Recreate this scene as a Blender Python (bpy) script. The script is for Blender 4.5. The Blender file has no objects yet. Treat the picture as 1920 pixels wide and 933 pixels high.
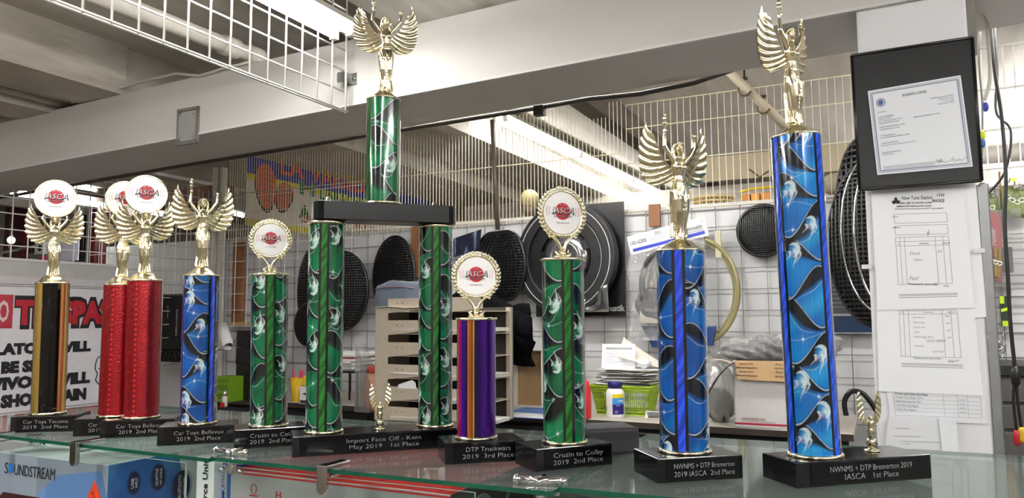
import bpy, math, random
import numpy as np
from mathutils import Vector, Matrix
R = random.Random(7)
PI = math.pi
rad = math.radians
SC = bpy.context.scene
COL = SC.collection

# ------------------------------------------------------------ camera, light, exposure
HC = 1.21                       # eye height
F = 1400.0                      # focal length in pixels of the 1920 x 933 frame
PITCH, ROLL = math.atan(127.5/1400), rad(0.4)
_F = Vector((0, math.cos(PITCH), math.sin(PITCH)))
_U0 = Vector((0, -math.sin(PITCH), math.cos(PITCH)))
_R0 = Vector((1, 0, 0))
_R = _R0*math.cos(ROLL) - _U0*math.sin(ROLL)
_U = _U0*math.cos(ROLL) + _R0*math.sin(ROLL)
O = Vector((0, 0, HC))
cam_d = bpy.data.cameras.new('camera')
cam_d.sensor_width = 36
cam_d.lens = F/1920*36
cam_d.clip_start = 0.02
cam_d.clip_end = 60
cam = bpy.data.objects.new('camera', cam_d)
COL.objects.link(cam)
cam.matrix_world = Matrix(((_R.x, _U.x, -_F.x, 0), (_R.y, _U.y, -_F.y, 0), (_R.z, _U.z, -_F.z, HC), (0, 0, 0, 1)))
SC.camera = cam
world = bpy.data.worlds.new('room_air')
SC.world = world
world.use_nodes = True
world.node_tree.nodes['Background'].inputs[0].default_value = (1, .97, .93, 1)
world.node_tree.nodes['Background'].inputs[1].default_value = 0.25
SC.view_settings.view_transform = 'Standard'
SC.view_settings.look = 'None'
SC.view_settings.gamma = 1
SC.view_settings.use_curve_mapping = False
SC.view_settings.exposure = 0.42
TUBE_NEAR, TUBE_BAY, TUBE_ROOM = 40, 34, 62

# building frame: s runs along the wall to the right, w runs away from the camera
TH = rad(-26.1)
E = Vector((math.cos(TH), math.sin(TH), 0))
N = Vector((-math.sin(TH), math.cos(TH), 0))
def B(s, w, z): return E*s + N*w + Vector((0, 0, z))
def ray(px, py): return _F + _R*((px-960)/F) - _U*((py-466.5)/F)
def at(px, py, y): d = ray(px, py); return O + d*(y/d.y)
def hitz(px, py, z): d = ray(px, py); return O + d*((z-HC)/d.z)
def hw(px, py, w):              # where a sight line meets the plane w -> (s, z)
    d = ray(px, py); t = w/d.dot(N); p = O + d*t; return p.dot(E), p.z
def hs(px, py, s):              # where it meets the plane s -> (w, z)
    d = ray(px, py); t = s/d.dot(E); p = O + d*t; return p.dot(N), p.z
def sw(p): return p.dot(E), p.dot(N)

# ------------------------------------------------------------ materials
def lin(h):
    if not isinstance(h, str): return tuple(h)
    h = h.lstrip('#'); o = []
    for i in (0, 2, 4):
        c = int(h[i:i+2], 16)/255
        o.append(c/12.92 if c <= .04045 else ((c+.055)/1.055)**2.4)
    return tuple(o)
MC = {}
def mat(name, col, rough=.5, metal=0., var=.05, scale=30, bump=0., coat=0., trans=0., em=0., attr=None, stretch=None, spec=.5, sheen=0.):
    if name in MC: return MC[name]
    m = bpy.data.materials.new(name); m.use_nodes = True
    nt = m.node_tree; b = nt.nodes['Principled BSDF']
    c = lin(col)
    tc = nt.nodes.new('ShaderNodeTexCoord')
    mp = nt.nodes.new('ShaderNodeMapping')
    if stretch: mp.inputs['Scale'].default_value = stretch
    nt.links.new(tc.outputs['Object'], mp.inputs[0])
    nz = nt.nodes.new('ShaderNodeTexNoise'); nz.inputs['Scale'].default_value = scale; nz.inputs['Detail'].default_value = 4
    nt.links.new(mp.outputs[0], nz.inputs['Vector'])
    mx = nt.nodes.new('ShaderNodeMix'); mx.data_type = 'RGBA'
    nt.links.new(nz.outputs[0], mx.inputs[0])
    if attr:
        at_ = nt.nodes.new('ShaderNodeAttribute'); at_.attribute_name = attr
        hs_ = nt.nodes.new('ShaderNodeHueSaturation'); hs_.inputs['Value'].default_value = 1-var
        nt.links.new(at_.outputs['Color'], hs_.inputs['Color'])
        nt.links.new(hs_.outputs[0], mx.inputs[6]); nt.links.new(at_.outputs['Color'], mx.inputs[7])
    else:
        mx.inputs[6].default_value = (*[max(0, x*(1-2*var)) for x in c], 1)
        mx.inputs[7].default_value = (*[min(1, x*(1+2*var)) for x in c], 1)
    nt.links.new(mx.outputs[2], b.inputs['Base Color'])
    b.inputs['Roughness'].default_value = rough
    b.inputs['Metallic'].default_value = metal
    b.inputs['Specular IOR Level'].default_value = spec
    if coat: b.inputs['Coat Weight'].default_value = coat; b.inputs['Coat Roughness'].default_value = .05
    if trans: b.inputs['Transmission Weight'].default_value = trans
    if sheen: b.inputs['Sheen Weight'].default_value = sheen
    if em:
        b.inputs['Emission Color'].default_value = (*c, 1); b.inputs['Emission Strength'].default_value = em
    if bump:
        bp = nt.nodes.new('ShaderNodeBump'); bp.inputs['Strength'].default_value = min(1, bump*2); bp.inputs['Distance'].default_value = .002
        nt.links.new(nz.outputs[0], bp.inputs['Height']); nt.links.new(bp.outputs[0], b.inputs['Normal'])
    MC[name] = m
    return m
def clear(name, tint, gloss=.12, rough=.05, bump=0., scale=40, opaque=0., fres=False):
    """thin clear sheet: light passes straight through, with its surface reflections"""
    if name in MC: return MC[name]
    m = bpy.data.materials.new(name); m.use_nodes = True
    nt = m.node_tree; nt.nodes.remove(nt.nodes['Principled BSDF']); out = nt.nodes['Material Output']
    tr = nt.nodes.new('ShaderNodeBsdfTransparent'); tr.inputs[0].default_value = (*tint, 1)
    gl = nt.nodes.new('ShaderNodeBsdfGlossy'); gl.inputs['Roughness'].default_value = rough
    mx = nt.nodes.new('ShaderNodeMixShader')
    fr = nt.nodes.new('ShaderNodeFresnel')
    ge_ = nt.nodes.new('ShaderNodeNewGeometry'); mr = nt.nodes.new('ShaderNodeMapRange')
    mr.inputs['To Min'].default_value = 1.5; mr.inputs['To Max'].default_value = 1/1.5
    nt.links.new(ge_.outputs['Backfacing'], mr.inputs['Value']); nt.links.new(mr.outputs[0], fr.inputs[0])
    if fres: nt.links.new(fr.outputs[0], mx.inputs[0])
    else:
        ad = nt.nodes.new('ShaderNodeMath'); ad.operation = 'ADD'; ad.use_clamp = True
        ad.inputs[1].default_value = gloss; nt.links.new(fr.outputs[0], ad.inputs[0]); nt.links.new(ad.outputs[0], mx.inputs[0])
    nt.links.new(tr.outputs[0], mx.inputs[1]); nt.links.new(gl.outputs[0], mx.inputs[2])
    last = mx
    if opaque:
        df = nt.nodes.new('ShaderNodeBsdfDiffuse'); df.inputs[0].default_value = (.8, .8, .8, 1)
        m2 = nt.nodes.new('ShaderNodeMixShader'); m2.inputs[0].default_value = opaque
        nt.links.new(mx.outputs[0], m2.inputs[1]); nt.links.new(df.outputs[0], m2.inputs[2]); last = m2
    nt.links.new(last.outputs[0], out.inputs[0])
    if bump:
        tc = nt.nodes.new('ShaderNodeTexCoord')
        nz = nt.nodes.new('ShaderNodeTexNoise'); nz.inputs['Scale'].default_value = scale; nz.inputs['Detail'].default_value = 3
        nt.links.new(tc.outputs['Object'], nz.inputs['Vector'])
        bp = nt.nodes.new('ShaderNodeBump'); bp.inputs['Strength'].default_value = bump; bp.inputs['Distance'].default_value = .03
        nt.links.new(nz.outputs[0], bp.inputs['Height'])
        nt.links.new(bp.outputs[0], gl.inputs['Normal']); nt.links.new(bp.outputs[0], fr.inputs['Normal'])
    MC[name] = m
    return m
def streaky(name, c1, c2, axis=(1, 1, 12), scale=6, rough=.6, bump=.1, lo=.35, hi=.7):
    if name in MC: return MC[name]
    m = mat(name, c1, rough, bump=bump, scale=scale, stretch=axis)
    nt = m.node_tree
    nz = [n for n in nt.nodes if n.type == 'TEX_NOISE'][0]; b = nt.nodes['Principled BSDF']
    cr = nt.nodes.new('ShaderNodeValToRGB')
    cr.color_ramp.elements[0].position = lo; cr.color_ramp.elements[0].color = (*lin(c1), 1)
    cr.color_ramp.elements[1].position = hi; cr.color_ramp.elements[1].color = (*lin(c2), 1)
    nt.links.new(nz.outputs[0], cr.inputs[0]); nt.links.new(cr.outputs[0], b.inputs['Base Color'])
    return m

gold = mat('gold_plastic', (.90, .83, .58), .17, 1, var=.02)
gold_dull = mat('gold_leaf', (.88, .82, .60), .22, 1, var=.03)
chrome = mat('chrome', (.75, .75, .75), .08, 1, var=.02)
marble = streaky('black_marble', '#121214', '#2c2e31', (1, 1, 1), 14, .12, .0, .5, .8)
plate_black = mat('nameplate_black', '#07070a', .12, var=.1)
engrave = mat('engraving_silver', '#9a9a9c', .4, .3)
white = mat('white_gloss', '#efeeee', .15, var=.01)
paper = mat('paper_white', '#f0f1f4', .8, var=.015, scale=6)
paper2 = mat('paper_cream', '#dcd8cc', .8, var=.03, scale=8)
ink = mat('ink_black', '#16161a', .6)
ink_grey = mat('ink_grey', '#77777c', .7)
ink_light = mat('ink_light', '#aeb0b4', .7)
wire_white = mat('wire_white', '#e6e4de', .35, var=.02)
wire_cream = mat('wire_cream', '#d9cfb8', .4, var=.03)
wire_grey = mat('wire_grey', '#8f8d88', .4, .3)
paint = mat('painted_wood', '#dbdad8', .55, var=.03, scale=5, bump=.06)
paint_warm = mat('ceiling_paint', '#b3aca0', .7, var=.06, scale=3, bump=.05)
beam_under = mat('beam_paint', '#d2cfcb', .55, var=.03, scale=4, bump=.05)
pegwhite = mat('wall_panel_white', '#cfcfd1', .5, var=.02, scale=4)
black = mat('black_plastic', '#0d0d0f', .35)
black_matte = mat('black_matte', '#08080a', .8)
charcoal = mat('charcoal', '#2b2a2d', .6)
darkred = streaky('dark_red_wood', '#2a0a0c', '#5a1a1c', (1, 1, .1), 20, .25, 0)
wood = streaky('stud_wood', '#6f4427', '#99683f', (1, 1, .1), 14, .6, .1)
cardboard = mat('cardboard', '#b3936a', .8, var=.06, scale=20)
beige = mat('beige_metal', '#b9ad9c', .5, var=.03)
glass_top = clear('glass_sheet', (.86, .94, .90), fres=True, opaque=.05)
glass_edge = mat('glass_edge_green', '#0c4a38', .12, var=.15, scale=8, coat=.5)
plastic_bag = clear('plastic_film', (.93, .93, .93), .10, .07, 1.0, 34, .14)
acrylic = clear('acrylic', (.93, .93, .93), .05, .03, 0, 1, .08)
red = mat('red_gloss', '#b2161c', .3)
blue = mat('blue_print', '#1f4f9e', .3)
lime = mat('lime_plastic', '#9dbb23', .4)

# ------------------------------------------------------------ mesh builder
class M:
    def __init__(s): s.v = []; s.f = []; s.sm = []; s.mi = []; s.T = None; s.k = 0
    def add(s, V, Fc, smooth=False, T=None):
        n = len(s.v)
        for p in V:
            p = Vector(p)
            if T is not None: p = T @ p
            if s.T is not None: p = s.T @ p
            s.v.append(p[:])
        for f in Fc:
            s.f.append([n+i for i in f]); s.sm.append(smooth); s.mi.append(s.k)
        return s
    def box(s, x0, x1, y0, y1, z0, z1, T=None):
        V = [(x, y, z) for z in (z0, z1) for y in (y0, y1) for x in (x0, x1)]
        return s.add(V, [(0, 2, 3, 1), (4, 5, 7, 6), (0, 1, 5, 4), (2, 6, 7, 3), (0, 4, 6, 2), (1, 3, 7, 5)], False, T)
    def prism(s, out, y0, y1, T=None):             # outline in x,z (counter-clockwise seen from -y)
        n = len(out)
        V = [(x, y0, z) for x, z in out] + [(x, y1, z) for x, z in out]
        Fc = [tuple(range(n)), tuple(reversed(range(n, 2*n)))]
        Fc += [(i, i+n, (i+1) % n+n, (i+1) % n) for i in range(n)]
        return s.add(V, Fc, False, T)
    def slab(s, out, z0, z1, T=None):              # outline in x,y
        n = len(out)
        V = [(x, y, z0) for x, y in out] + [(x, y, z1) for x, y in out]
        Fc = [tuple(reversed(range(n))), tuple(range(n, 2*n))]
        Fc += [(i, (i+1) % n, (i+1) % n+n, i+n) for i in range(n)]
        return s.add(V, Fc, False, T)
    def tube(s, pts, r, n=8, closed=False, flat=1.0, T=None):
        pts = [Vector(p) for p in pts]; m = len(pts)
        rs = r if isinstance(r, (list, tuple)) else [r]*m
        V = []; prev = None
        for i, p in enumerate(pts):
            a = pts[(i-1) % m] if (closed or i > 0) else p
            b = pts[(i+1) % m] if (closed or i < m-1) else p
            t = (b-a); t = t.normalized() if t.length > 1e-9 else Vector((0, 0, 1))
            if prev is None:
                u = t.cross(Vector((0, 1, 0)))
                if u.length < .1: u = t.cross(Vector((1, 0, 0)))
            else: u = prev - t*prev.dot(t)
            u.normalize(); prev = u; w = t.cross(u)
            for k in range(n):
                an = 2*PI*k/n + PI/n
                V.append(p + (u*math.cos(an) + w*math.sin(an)*flat)*rs[i])
        Fc = []
        for i in range(m if closed else m-1):
            j = (i+1) % m
            for k in range(n): Fc.append((i*n+k, i*n+(k+1) % n, j*n+(k+1) % n, j*n+k))
        if not closed: Fc += [tuple(reversed(range(n))), tuple(range((m-1)*n, m*n))]
        return s.add(V, Fc, n > 4, T)
    def rod(s, a, b, r, n=6, T=None): return s.tube([a, b], r, n, T=T)
    def lathe(s, prof, n=32, c=(0, 0, 0), T=None, cap=True):   # prof (r, z) from bottom to top
        V = []; Fc = []
        for r, z in prof:
            for k in range(n):
                a = 2*PI*k/n; V.append((c[0]+r*math.cos(a), c[1]+r*math.sin(a), c[2]+z))
        m = len(prof)
        for i in range(m-1):
            for k in range(n): Fc.append((i*n+k, i*n+(k+1) % n, (i+1)*n+(k+1) % n, (i+1)*n+k))
        if cap: Fc += [tuple(reversed(range(n))), tuple(range((m-1)*n, m*n))]
        return s.add(V, Fc, True, T)
    def ball(s, c, r, n=12, T=None):
        if not isinstance(r, (tuple, list)): r = (r, r, r)
        V = [(c[0], c[1], c[2]-r[2])]; m = max(4, n//2)
        for i in range(1, m):
            ph = -PI/2+PI*i/m
            for k in range(n):
                a = 2*PI*k/n
                V.append((c[0]+r[0]*math.cos(ph)*math.cos(a), c[1]+r[1]*math.cos(ph)*math.sin(a), c[2]+r[2]*math.sin(ph)))
        V.append((c[0], c[1], c[2]+r[2])); L = len(V)-1
        Fc = [(0, 1+(k+1) % n, 1+k) for k in range(n)]
        for i in range(m-2):
            for k in range(n): Fc.append((1+i*n+k, 1+i*n+(k+1) % n, 1+(i+1)*n+(k+1) % n, 1+(i+1)*n+k))
        Fc += [(1+(m-2)*n+k, 1+(m-2)*n+(k+1) % n, L) for k in range(n)]
        return s.add(V, Fc, True, T)
    def torus(s, c, Rx, Rz, r, n=48, k=8, T=None, flat=1.0):       # ring lying in the x,z plane
        pts = [(c[0]+Rx*math.cos(2*PI*i/n), c[1], c[2]+Rz*math.sin(2*PI*i/n)) for i in range(n)]
        return s.tube(pts, r, k, True, flat, T)
    def disc(s, c, rx, rz, th, n=40, T=None):                      # flat round plate facing -y
        return s.prism([(c[0]+rx*math.cos(2*PI*i/n), c[2]+rz*math.sin(2*PI*i/n)) for i in range(n)], c[1]-th, c[1], T)
    def sheet(s, fn, nu, nv, th=.0, smooth=True, T=None):           # fn(u,v)->point; th gives it thickness along local normal
        P = [[Vector(fn(i/nu, j/nv)) for i in range(nu+1)] for j in range(nv+1)]
        V = []; W = nu+1
        for j in range(nv+1):
            for i in range(nu+1):
                V.append(P[j][i])
        Fc = [(j*W+i, j*W+i+1, (j+1)*W+i+1, (j+1)*W+i) for j in range(nv) for i in range(nu)]
        if th:
            L = len(V); V2 = []
            for j in range(nv+1):
                for i in range(nu+1):
                    a = P[j][min(nu, i+1)]-P[j][max(0, i-1)]; b = P[min(nv, j+1)][i]-P[max(0, j-1)][i]
                    q = a.cross(b); q = q.normalized() if q.length > 1e-12 else Vector((0, 1, 0))
                    V2.append(P[j][i]-q*th)
            V += V2
            Fc += [tuple(L+x for x in reversed(f)) for f in Fc[:]]
            rim = [i for i in range(W)] + [j*W+nu for j in range(1, nv+1)] + [nv*W+i for i in range(nu-1, -1, -1)] + [j*W for j in range(nv-1, 0, -1)]
            for a in range(len(rim)):
                p, q = rim[a], rim[(a+1) % len(rim)]
                Fc.append((q, p, L+p, L+q))
        return s.add(V, Fc, smooth, T)
    def text(s, st, x, z, h, y=0, w=None, align='C', shear=0., bold=0., th=.0004, T=None, rot=0.):
        V, Fc = text_data(st, shear, bold)
        xs = [p[0] for p in V]; x0, x1 = min(xs), max(xs)
        ky = h/.72; kx = ky if w is None else w/(x1-x0)
        ox = {'L': -x0, 'C': -(x0+x1)/2, 'R': -x1}[align]
        c, sn = math.cos(rot), math.sin(rot)
        VV = []
        for p in V:
            X, Z = (p[0]+ox)*kx, (p[1]-.36)*ky
            VV.append((x+X*c-Z*sn, y-th*(1 if p[2] > 0 else 0), z+X*sn+Z*c))
        return s.add(VV, Fc, False, T)
    def build(s, name, m, parent=None, loc=None, rz=0., bevel=0., seg=2, rot=None):
        me = bpy.data.meshes.new(name)
        me.from_pydata(s.v, [], s.f)
        me.polygons.foreach_set('use_smooth', s.sm)
        ms = m if isinstance(m, (list, tuple)) else [m]
        for q in ms: me.materials.append(q)
        if len(ms) > 1: me.polygons.foreach_set('material_index', s.mi)
        me.update()
        o = bpy.data.objects.new(name, me); COL.objects.link(o)
        if parent: o.parent = parent
        if loc is not None: o.location = loc
        o.rotation_euler = rot if rot else (0, 0, rz)
        if bevel:
            b = o.modifiers.new('bevel', 'BEVEL'); b.width = bevel; b.segments = seg; b.limit_method = 'ANGLE'; b.angle_limit = rad(40)
        return o
_TX = {}
def text_data(st, shear, bold):
    k = (st, shear, bold)
    if k not in _TX:
        cu = bpy.data.curves.new('lettering', 'FONT'); cu.body = st; cu.extrude = .02; cu.resolution_u = 2
        cu.shear = shear; cu.offset = bold
        ob = bpy.data.objects.new('lettering', cu); COL.objects.link(ob)
        dg = bpy.context.evaluated_depsgraph_get(); dg.update()
        me = bpy.data.meshes.new_from_object(ob.evaluated_get(dg))
        V = [tuple(v.co) for v in me.vertices]; Fc = [tuple(p.vertices) for p in me.polygons]
        bpy.data.objects.remove(ob); bpy.data.curves.remove(cu); bpy.data.meshes.remove(me)
        _TX[k] = (V, Fc)
    return _TX[k]
def tag(o, label, cat, group=None, kind=None):
    o['label'] = label; o['category'] = cat
    if group: o['group'] = group
    if kind: o['kind'] = kind
    return o
def thing(name, label, cat, loc, rz=0., group=None):
    o = bpy.data.objects.new(name, None); COL.objects.link(o); o.empty_display_size = .05
    o.location = loc; o.rotation_euler = (0, 0, rz)
    return tag(o, label, cat, group)
def struct(o): o['kind'] = 'structure'; return o
def copy_tree(o, parent=None):
    c = o.copy(); COL.objects.link(c); c.parent = parent
    for ch in o.children: copy_tree(ch, c)
    return c
def RX(a): return Matrix.Rotation(a, 4, 'X')
def RY(a): return Matrix.Rotation(a, 4, 'Y')
def RZ(a): return Matrix.Rotation(a, 4, 'Z')
def TR(*p): return Matrix.Translation(Vector(p))
# ------------------------------------------------------------ room shell
CEIL = HC+1.22
WALL = 3.84
S0, S1, W0, W1 = -8.2, 4.2, -2.6, 10.5
floor_m = mat('floor_dark', '#655c52', .6, var=.1, scale=3)
def bbox(s0, s1, w0, w1, z0, z1, name, m, bevel=0):
    c = B((s0+s1)/2, (w0+w1)/2, z0)
    return M().box(-(s1-s0)/2, (s1-s0)/2, -(w1-w0)/2, (w1-w0)/2, 0, z1-z0).build(name, m, loc=c, rz=TH, bevel=bevel)
struct(bbox(S0, S1, W0, W1, -.1, 0, 'floor', floor_m))
struct(bbox(S0, S1, W0, W1, CEIL, CEIL+.08, 'ceiling', streaky('ceiling_boards', '#b4aea5', '#ccc6bc', (3, .3, 1), 3, .8, .1)))
struct(bbox(S0, S1, W0-.1, W0, 0, CEIL, 'wall_rear', mat('rear_wall_paint', '#8a8078', .7)))
struct(bbox(S0-.1, S0, W0, W1, 0, CEIL, 'wall_left', mat('left_wall_paint', '#a8a29a', .7)))
struct(bbox(S1, S1+.1, W0, W1, 0, CEIL, 'wall_right', mat('right_wall_paint', '#8d8881', .7)))
struct(bbox(S0, S1, W1, W1+.1, 0, CEIL, 'wall_far', mat('far_wall_paint', '#6f675c', .7)))
# the white partition behind the desk
ztop = hw(960, 408, WALL)[1]
sL = hw(200, 450, WALL)[0]
sMesh = hw(418, 450, WALL)[0]
struct(bbox(sL, 4.15, WALL, WALL+.05, 0, ztop, 'wall_back', pegwhite))

# main beam: endpoints read off where it meets the post and the left of the picture
BW0, BW1 = 2.15, 2.54
def beam():
    a = hw(1615, 14, BW0); b = hw(125, 297, BW0)
    k = (a[1]-b[1])/(a[0]-b[0]); s0, s1 = -4.6, 2.6
    z0 = b[1]+k*(s0-b[0]); z1 = b[1]+k*(s1-b[0]); H = .245
    V = []
    for s, z in ((s0, z0), (s1, z1)):
        V += [B(s, BW0, z), B(s, BW1, z+.01), B(s, BW1, z+H), B(s, BW0, z+H)]
    m = M(); m.add(V, [(0, 1, 2, 3), (7, 6, 5, 4), (0, 4, 5, 1), (1, 5, 6, 2), (2, 6, 7, 3), (3, 7, 4, 0)])
    o = m.build('trim_1', beam_under); struct(o)
    return lambda s: b[1]+k*(s-b[0])
beam_z = beam()
def thing_w(name, label, cat, px, py, w, group=None):      # a thing on a plane parallel to the back wall
    s, z = hw(px, py, w)
    return thing(name, label, cat, B(s, w, z), TH, group)

# thin lath nailed along the beam's lower front edge, and the far lip below it
m = M()
for s in (-4.5, 2.5): pass
V = []
for s in (-4.5, 2.5):
    z = beam_z(s); V += [B(s, BW0-.004, z-.006), B(s, BW0+.012, z-.006), B(s, BW0+.012, z+.003), B(s, BW0-.004, z+.003)]
m.add(V, [(0, 1, 2, 3), (7, 6, 5, 4), (0, 4, 5, 1), (1, 5, 6, 2), (2, 6, 7, 3), (3, 7, 4, 0)])
struct(m.build('trim_2', paint))
# black conduit clipped under the beam's far edge
pts = []
for px, py in ((0, 372), (300, 318), (480, 288), (700, 250), (960, 212), (1020, 202), (1100, 186), (1200, 178), (1300, 158)):
    s, z = hw(px, py, BW1+.014); pts.append(B(s, BW1+.014, min(z+.004, beam_z(s)+.004)))
s, z = hw(1385, 132, BW1+.03); pts.append(B(s, BW1+.03, z+.01)); pts.append(B(s+.06, BW1+.05, z+.06))
t = thing('conduit', 'dark grey flexible conduit running under the far edge of the white beam', 'conduit', pts[0])
m = M(); m.T = TR(*(-pts[0])); m.tube(pts, .009, 8); m.build('tube', mat('conduit_grey', '#4b4743', .5), t)
s, z = hw(1012, 208, BW1+.012); p = B(s, BW1+.012, z)-pts[0]
M().box(-.02, .02, -.016, .016, -.018, .018, TR(*p) @ RZ(TH)).build('clamp', mat('clamp_grey', '#3c3936', .5), t)
# electrical box let into the beam face
t = thing_w('electrical_box', 'square steel electrical box cover set into the face of the white beam', 'electrical box', 352, 233, BW0-.006)
m = M(); m.box(-.062, -.05, -.004, .006, -.085, .07); m.box(.05, .062, -.004, .006, -.085, .07); m.box(-.062, .062, -.004, .006, .058, .07); m.box(-.062, .062, -.004, .006, -.085, -.073)
m.build('opening_frame', mat('rough_cut', '#77726b', .8, bump=.3), t)
m = M(); c = .016; m.prism([(-.05+c, -.07), (.05-c, -.07), (.05, -.07+c), (.05, .055-c), (.05-c, .055), (-.05+c, .055), (-.05, .055-c), (-.05, -.07+c)], -.003, .004)
m.build('cover_plate', mat('cover_plate', '#c9c9cb', .35, .5), t)
m = M()
for x, z in ((-.036, .04), (.036, .04), (-.036, -.055), (.036, -.055)): m.ball((x, -.004, z), .004, 8)
m.build('screws', wire_grey, t)

# cross joists along w above / in front of the main beam
joist_m = streaky('joist_paint', '#aea79c', '#cfc9bf', (1, 1, 6), 3, .7, .2)
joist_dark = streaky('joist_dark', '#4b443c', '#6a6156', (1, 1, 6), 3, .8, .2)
def joist(n, s0, s1, w0, w1, z0, z1, m=joist_m): struct(bbox(s0, s1, w0, w1, z0, z1, 'trim_%d' % n, m))
sj = hw(228, 165, BW0)[0]; zj = beam_z(sj)+.245
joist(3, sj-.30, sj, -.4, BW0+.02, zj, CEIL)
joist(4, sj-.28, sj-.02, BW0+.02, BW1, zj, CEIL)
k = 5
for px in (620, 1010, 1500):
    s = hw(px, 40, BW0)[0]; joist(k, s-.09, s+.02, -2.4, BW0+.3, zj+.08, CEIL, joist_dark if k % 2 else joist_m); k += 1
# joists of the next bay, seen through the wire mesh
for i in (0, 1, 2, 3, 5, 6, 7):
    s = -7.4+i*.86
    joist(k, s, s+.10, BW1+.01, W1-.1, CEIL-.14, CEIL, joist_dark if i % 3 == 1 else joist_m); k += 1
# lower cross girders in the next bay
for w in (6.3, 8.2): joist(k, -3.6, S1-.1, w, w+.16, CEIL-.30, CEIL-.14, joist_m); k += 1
# brown wooden ledger on the left
a, za = hw(190, 345, WALL-.06); b, zb = hw(405, 385, WALL-.06)
joist(k, a, b, WALL-.02, WALL+.10, (za+zb)/2-.09, (za+zb)/2+.03, wood); k += 1

# pipes at the ceiling left
def pipe(name, label, pts, r, m, cat='pipe', joints=(), n=12):
    t = thing(name, label, cat, pts[0]); q = M(); q.T = TR(*(-Vector(pts[0]))); q.tube(pts, r, n); q.build('tube', m, t)
    for p, d in joints:
        d = Vector(d).normalized(); j = M(); j.T = TR(*(-Vector(pts[0]))); j.rod(Vector(p)-d*.035, Vector(p)+d*.035, r*1.25, n); j.build('coupling', m, t)
    return t
zp = CEIL-.16
def on_z(px, py, z): return hitz(px, py, z)
p0 = on_z(130, -30, zp); p1 = on_z(475, 105, zp)
pipe('ceiling_pipe', 'thick white pipe under the ceiling behind the near wire grid', [p0, p1], .032, mat('pipe_white', '#c9c4ba', .5), joints=[(p1, p1-p0), (p1-(p1-p0).normalized()*.12, p1-p0)])
z1_ = zj+.02
a0 = B(sj-.36, .3, z1_); a1 = B(sj-.36, 2.2, z1_)
pipe('conduit_pipe', 'slim white conduit below the wide ceiling joist at upper left', [a0, a1], .012, mat('conduit_white', '#bdb7ab', .5), 'conduit')
pipe('conduit_pipe', 'second slim conduit running outside the first at upper left', [B(sj-.44, .3, z1_), B(sj-.44, 2.3, z1_)], .018, mat('conduit_white', '#bdb7ab', .5), 'conduit')
# white cable lying along the top of the beam
pts = []
for px, py in ((135, 192), (150, 180), (200, 172), (270, 152), (330, 138), (375, 142), (420, 128), (470, 116)):
    s, z = hw(px, py, BW0-.012); pts.append(B(s, BW0-.012, max(z, beam_z(s)+.225)))
pipe('cable', 'white cable lying along the top edge of the beam', pts, .006, mat('cable_white', '#c8c5bf', .5), 'cable', n=6)
# joist crossing low at far left
joist(k, sj-.75, sj-.50, -.3, 2.2, zj-.02, zj+.10); k += 1

# post with papers at right
PW = 2.16
ps0 = hw(1625, 420, PW)[0]; ps1 = hw(1838, 420, PW)[0]
struct(bbox(ps0, ps1, PW, PW+.16, 0, beam_z(ps0)-.002, 'trim_%d' % k, mat('post_paint', '#e9e9ec', .5, var=.02, scale=6, bump=.06), bevel=.006)); k += 1
mg = mat('galvanised', '#a7aaab', .35, .8, var=.08)
s0 = ps1; zt = hw(1838, 345, PW)[1]
m = M(); m.box(0, .022, -.004, -.001, 0, zt); m.box(.019, .022, -.004, .03, 0, zt); m.rod((.011, .004, 0), (.011, .004, zt+.003), .008, 10)
corner_strip = tag(m.build('corner_strip', mg, loc=B(s0, PW, 0), rz=TH), 'grey galvanised metal strip standing along the right edge of the papered post', 'metal strip')

# ------------------------------------------------------------ fluorescent lights
def fluorescent(label, p0, p1, strength, width=.07, housing=True, tubes=2, group=None, hwid=None):
    d = (Vector(p1)-Vector(p0)); L = d.length; a = math.atan2(d.y, d.x)
    t = thing('fluorescent_light', label, 'fluorescent light', p0, a, group)
    if housing:
        m = M(); m.prism([(-(hwid or width), .016), (hwid or width, .016), ((hwid or width)*.5, .055), (-(hwid or width)*.5, .055)], 0, L, RZ(-PI/2) @ Matrix.Scale(1, 4)).build('housing', mat('lamp_housing', '#e4e2dc', .4), t)
    if CEIL-p0[2] > .075:
        for x in (L*.12, L*.88): M().rod((x, 0, .05), (x, 0, CEIL-p0[2]), .004, 6).build('hanger', mat('hanger_wire_grey', '#8f8d88', .4, .3), t)
    em = MC.get('tube_%g' % strength) or mat('tube_%g' % strength, (1, .99, .965), .5, em=strength, var=0)
    segs = max(1, round(L/1.2))
    for i in range(segs):
        for j in range(tubes):
            y = (j-(tubes-1)/2)*width
            M().rod((L*i/segs+.02, y, 0), (L*(i+1)/segs-.02, y, 0), .013, 12).build('tube', em, t)
            e = M()
            for x in (L*i/segs+.008, L*(i+1)/segs-.028): e.box(x, x+.02, y-.012, y+.012, -.016, .014)
            e.build('lamp_holder', mat('lamp_holder', '#d8d5cc', .4), t)
    return t
p1 = at(648, 66, 2.5); p0 = p1-N*2.35; p0.z = p1.z
fluorescent('long bare twin-tube strip light at upper left beside the hanging grid', p0, p1, TUBE_NEAR)
zf = HC+1.155
p0 = hitz(935, 222, zf); p1 = hitz(1250, 372, zf)
fluorescent('long glowing strip light behind the dense wire mesh, right of centre', p0, p1, TUBE_BAY, hwid=.06)
q0 = hitz(132, 348, HC+1.02); q1 = hitz(184, 357, HC+1.02)
fluorescent('short far strip light seen behind the white disc at far left', B(sw(q0)[0], sw(q0)[1], q0.z), q1, 20, tubes=1)
q0 = at(425, 397, 6.6); q1 = at(458, 401, 6.9)
fluorescent('small far strip light beside the lower left corner of the painted sign', q0, q1, 20, tubes=1)
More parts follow.
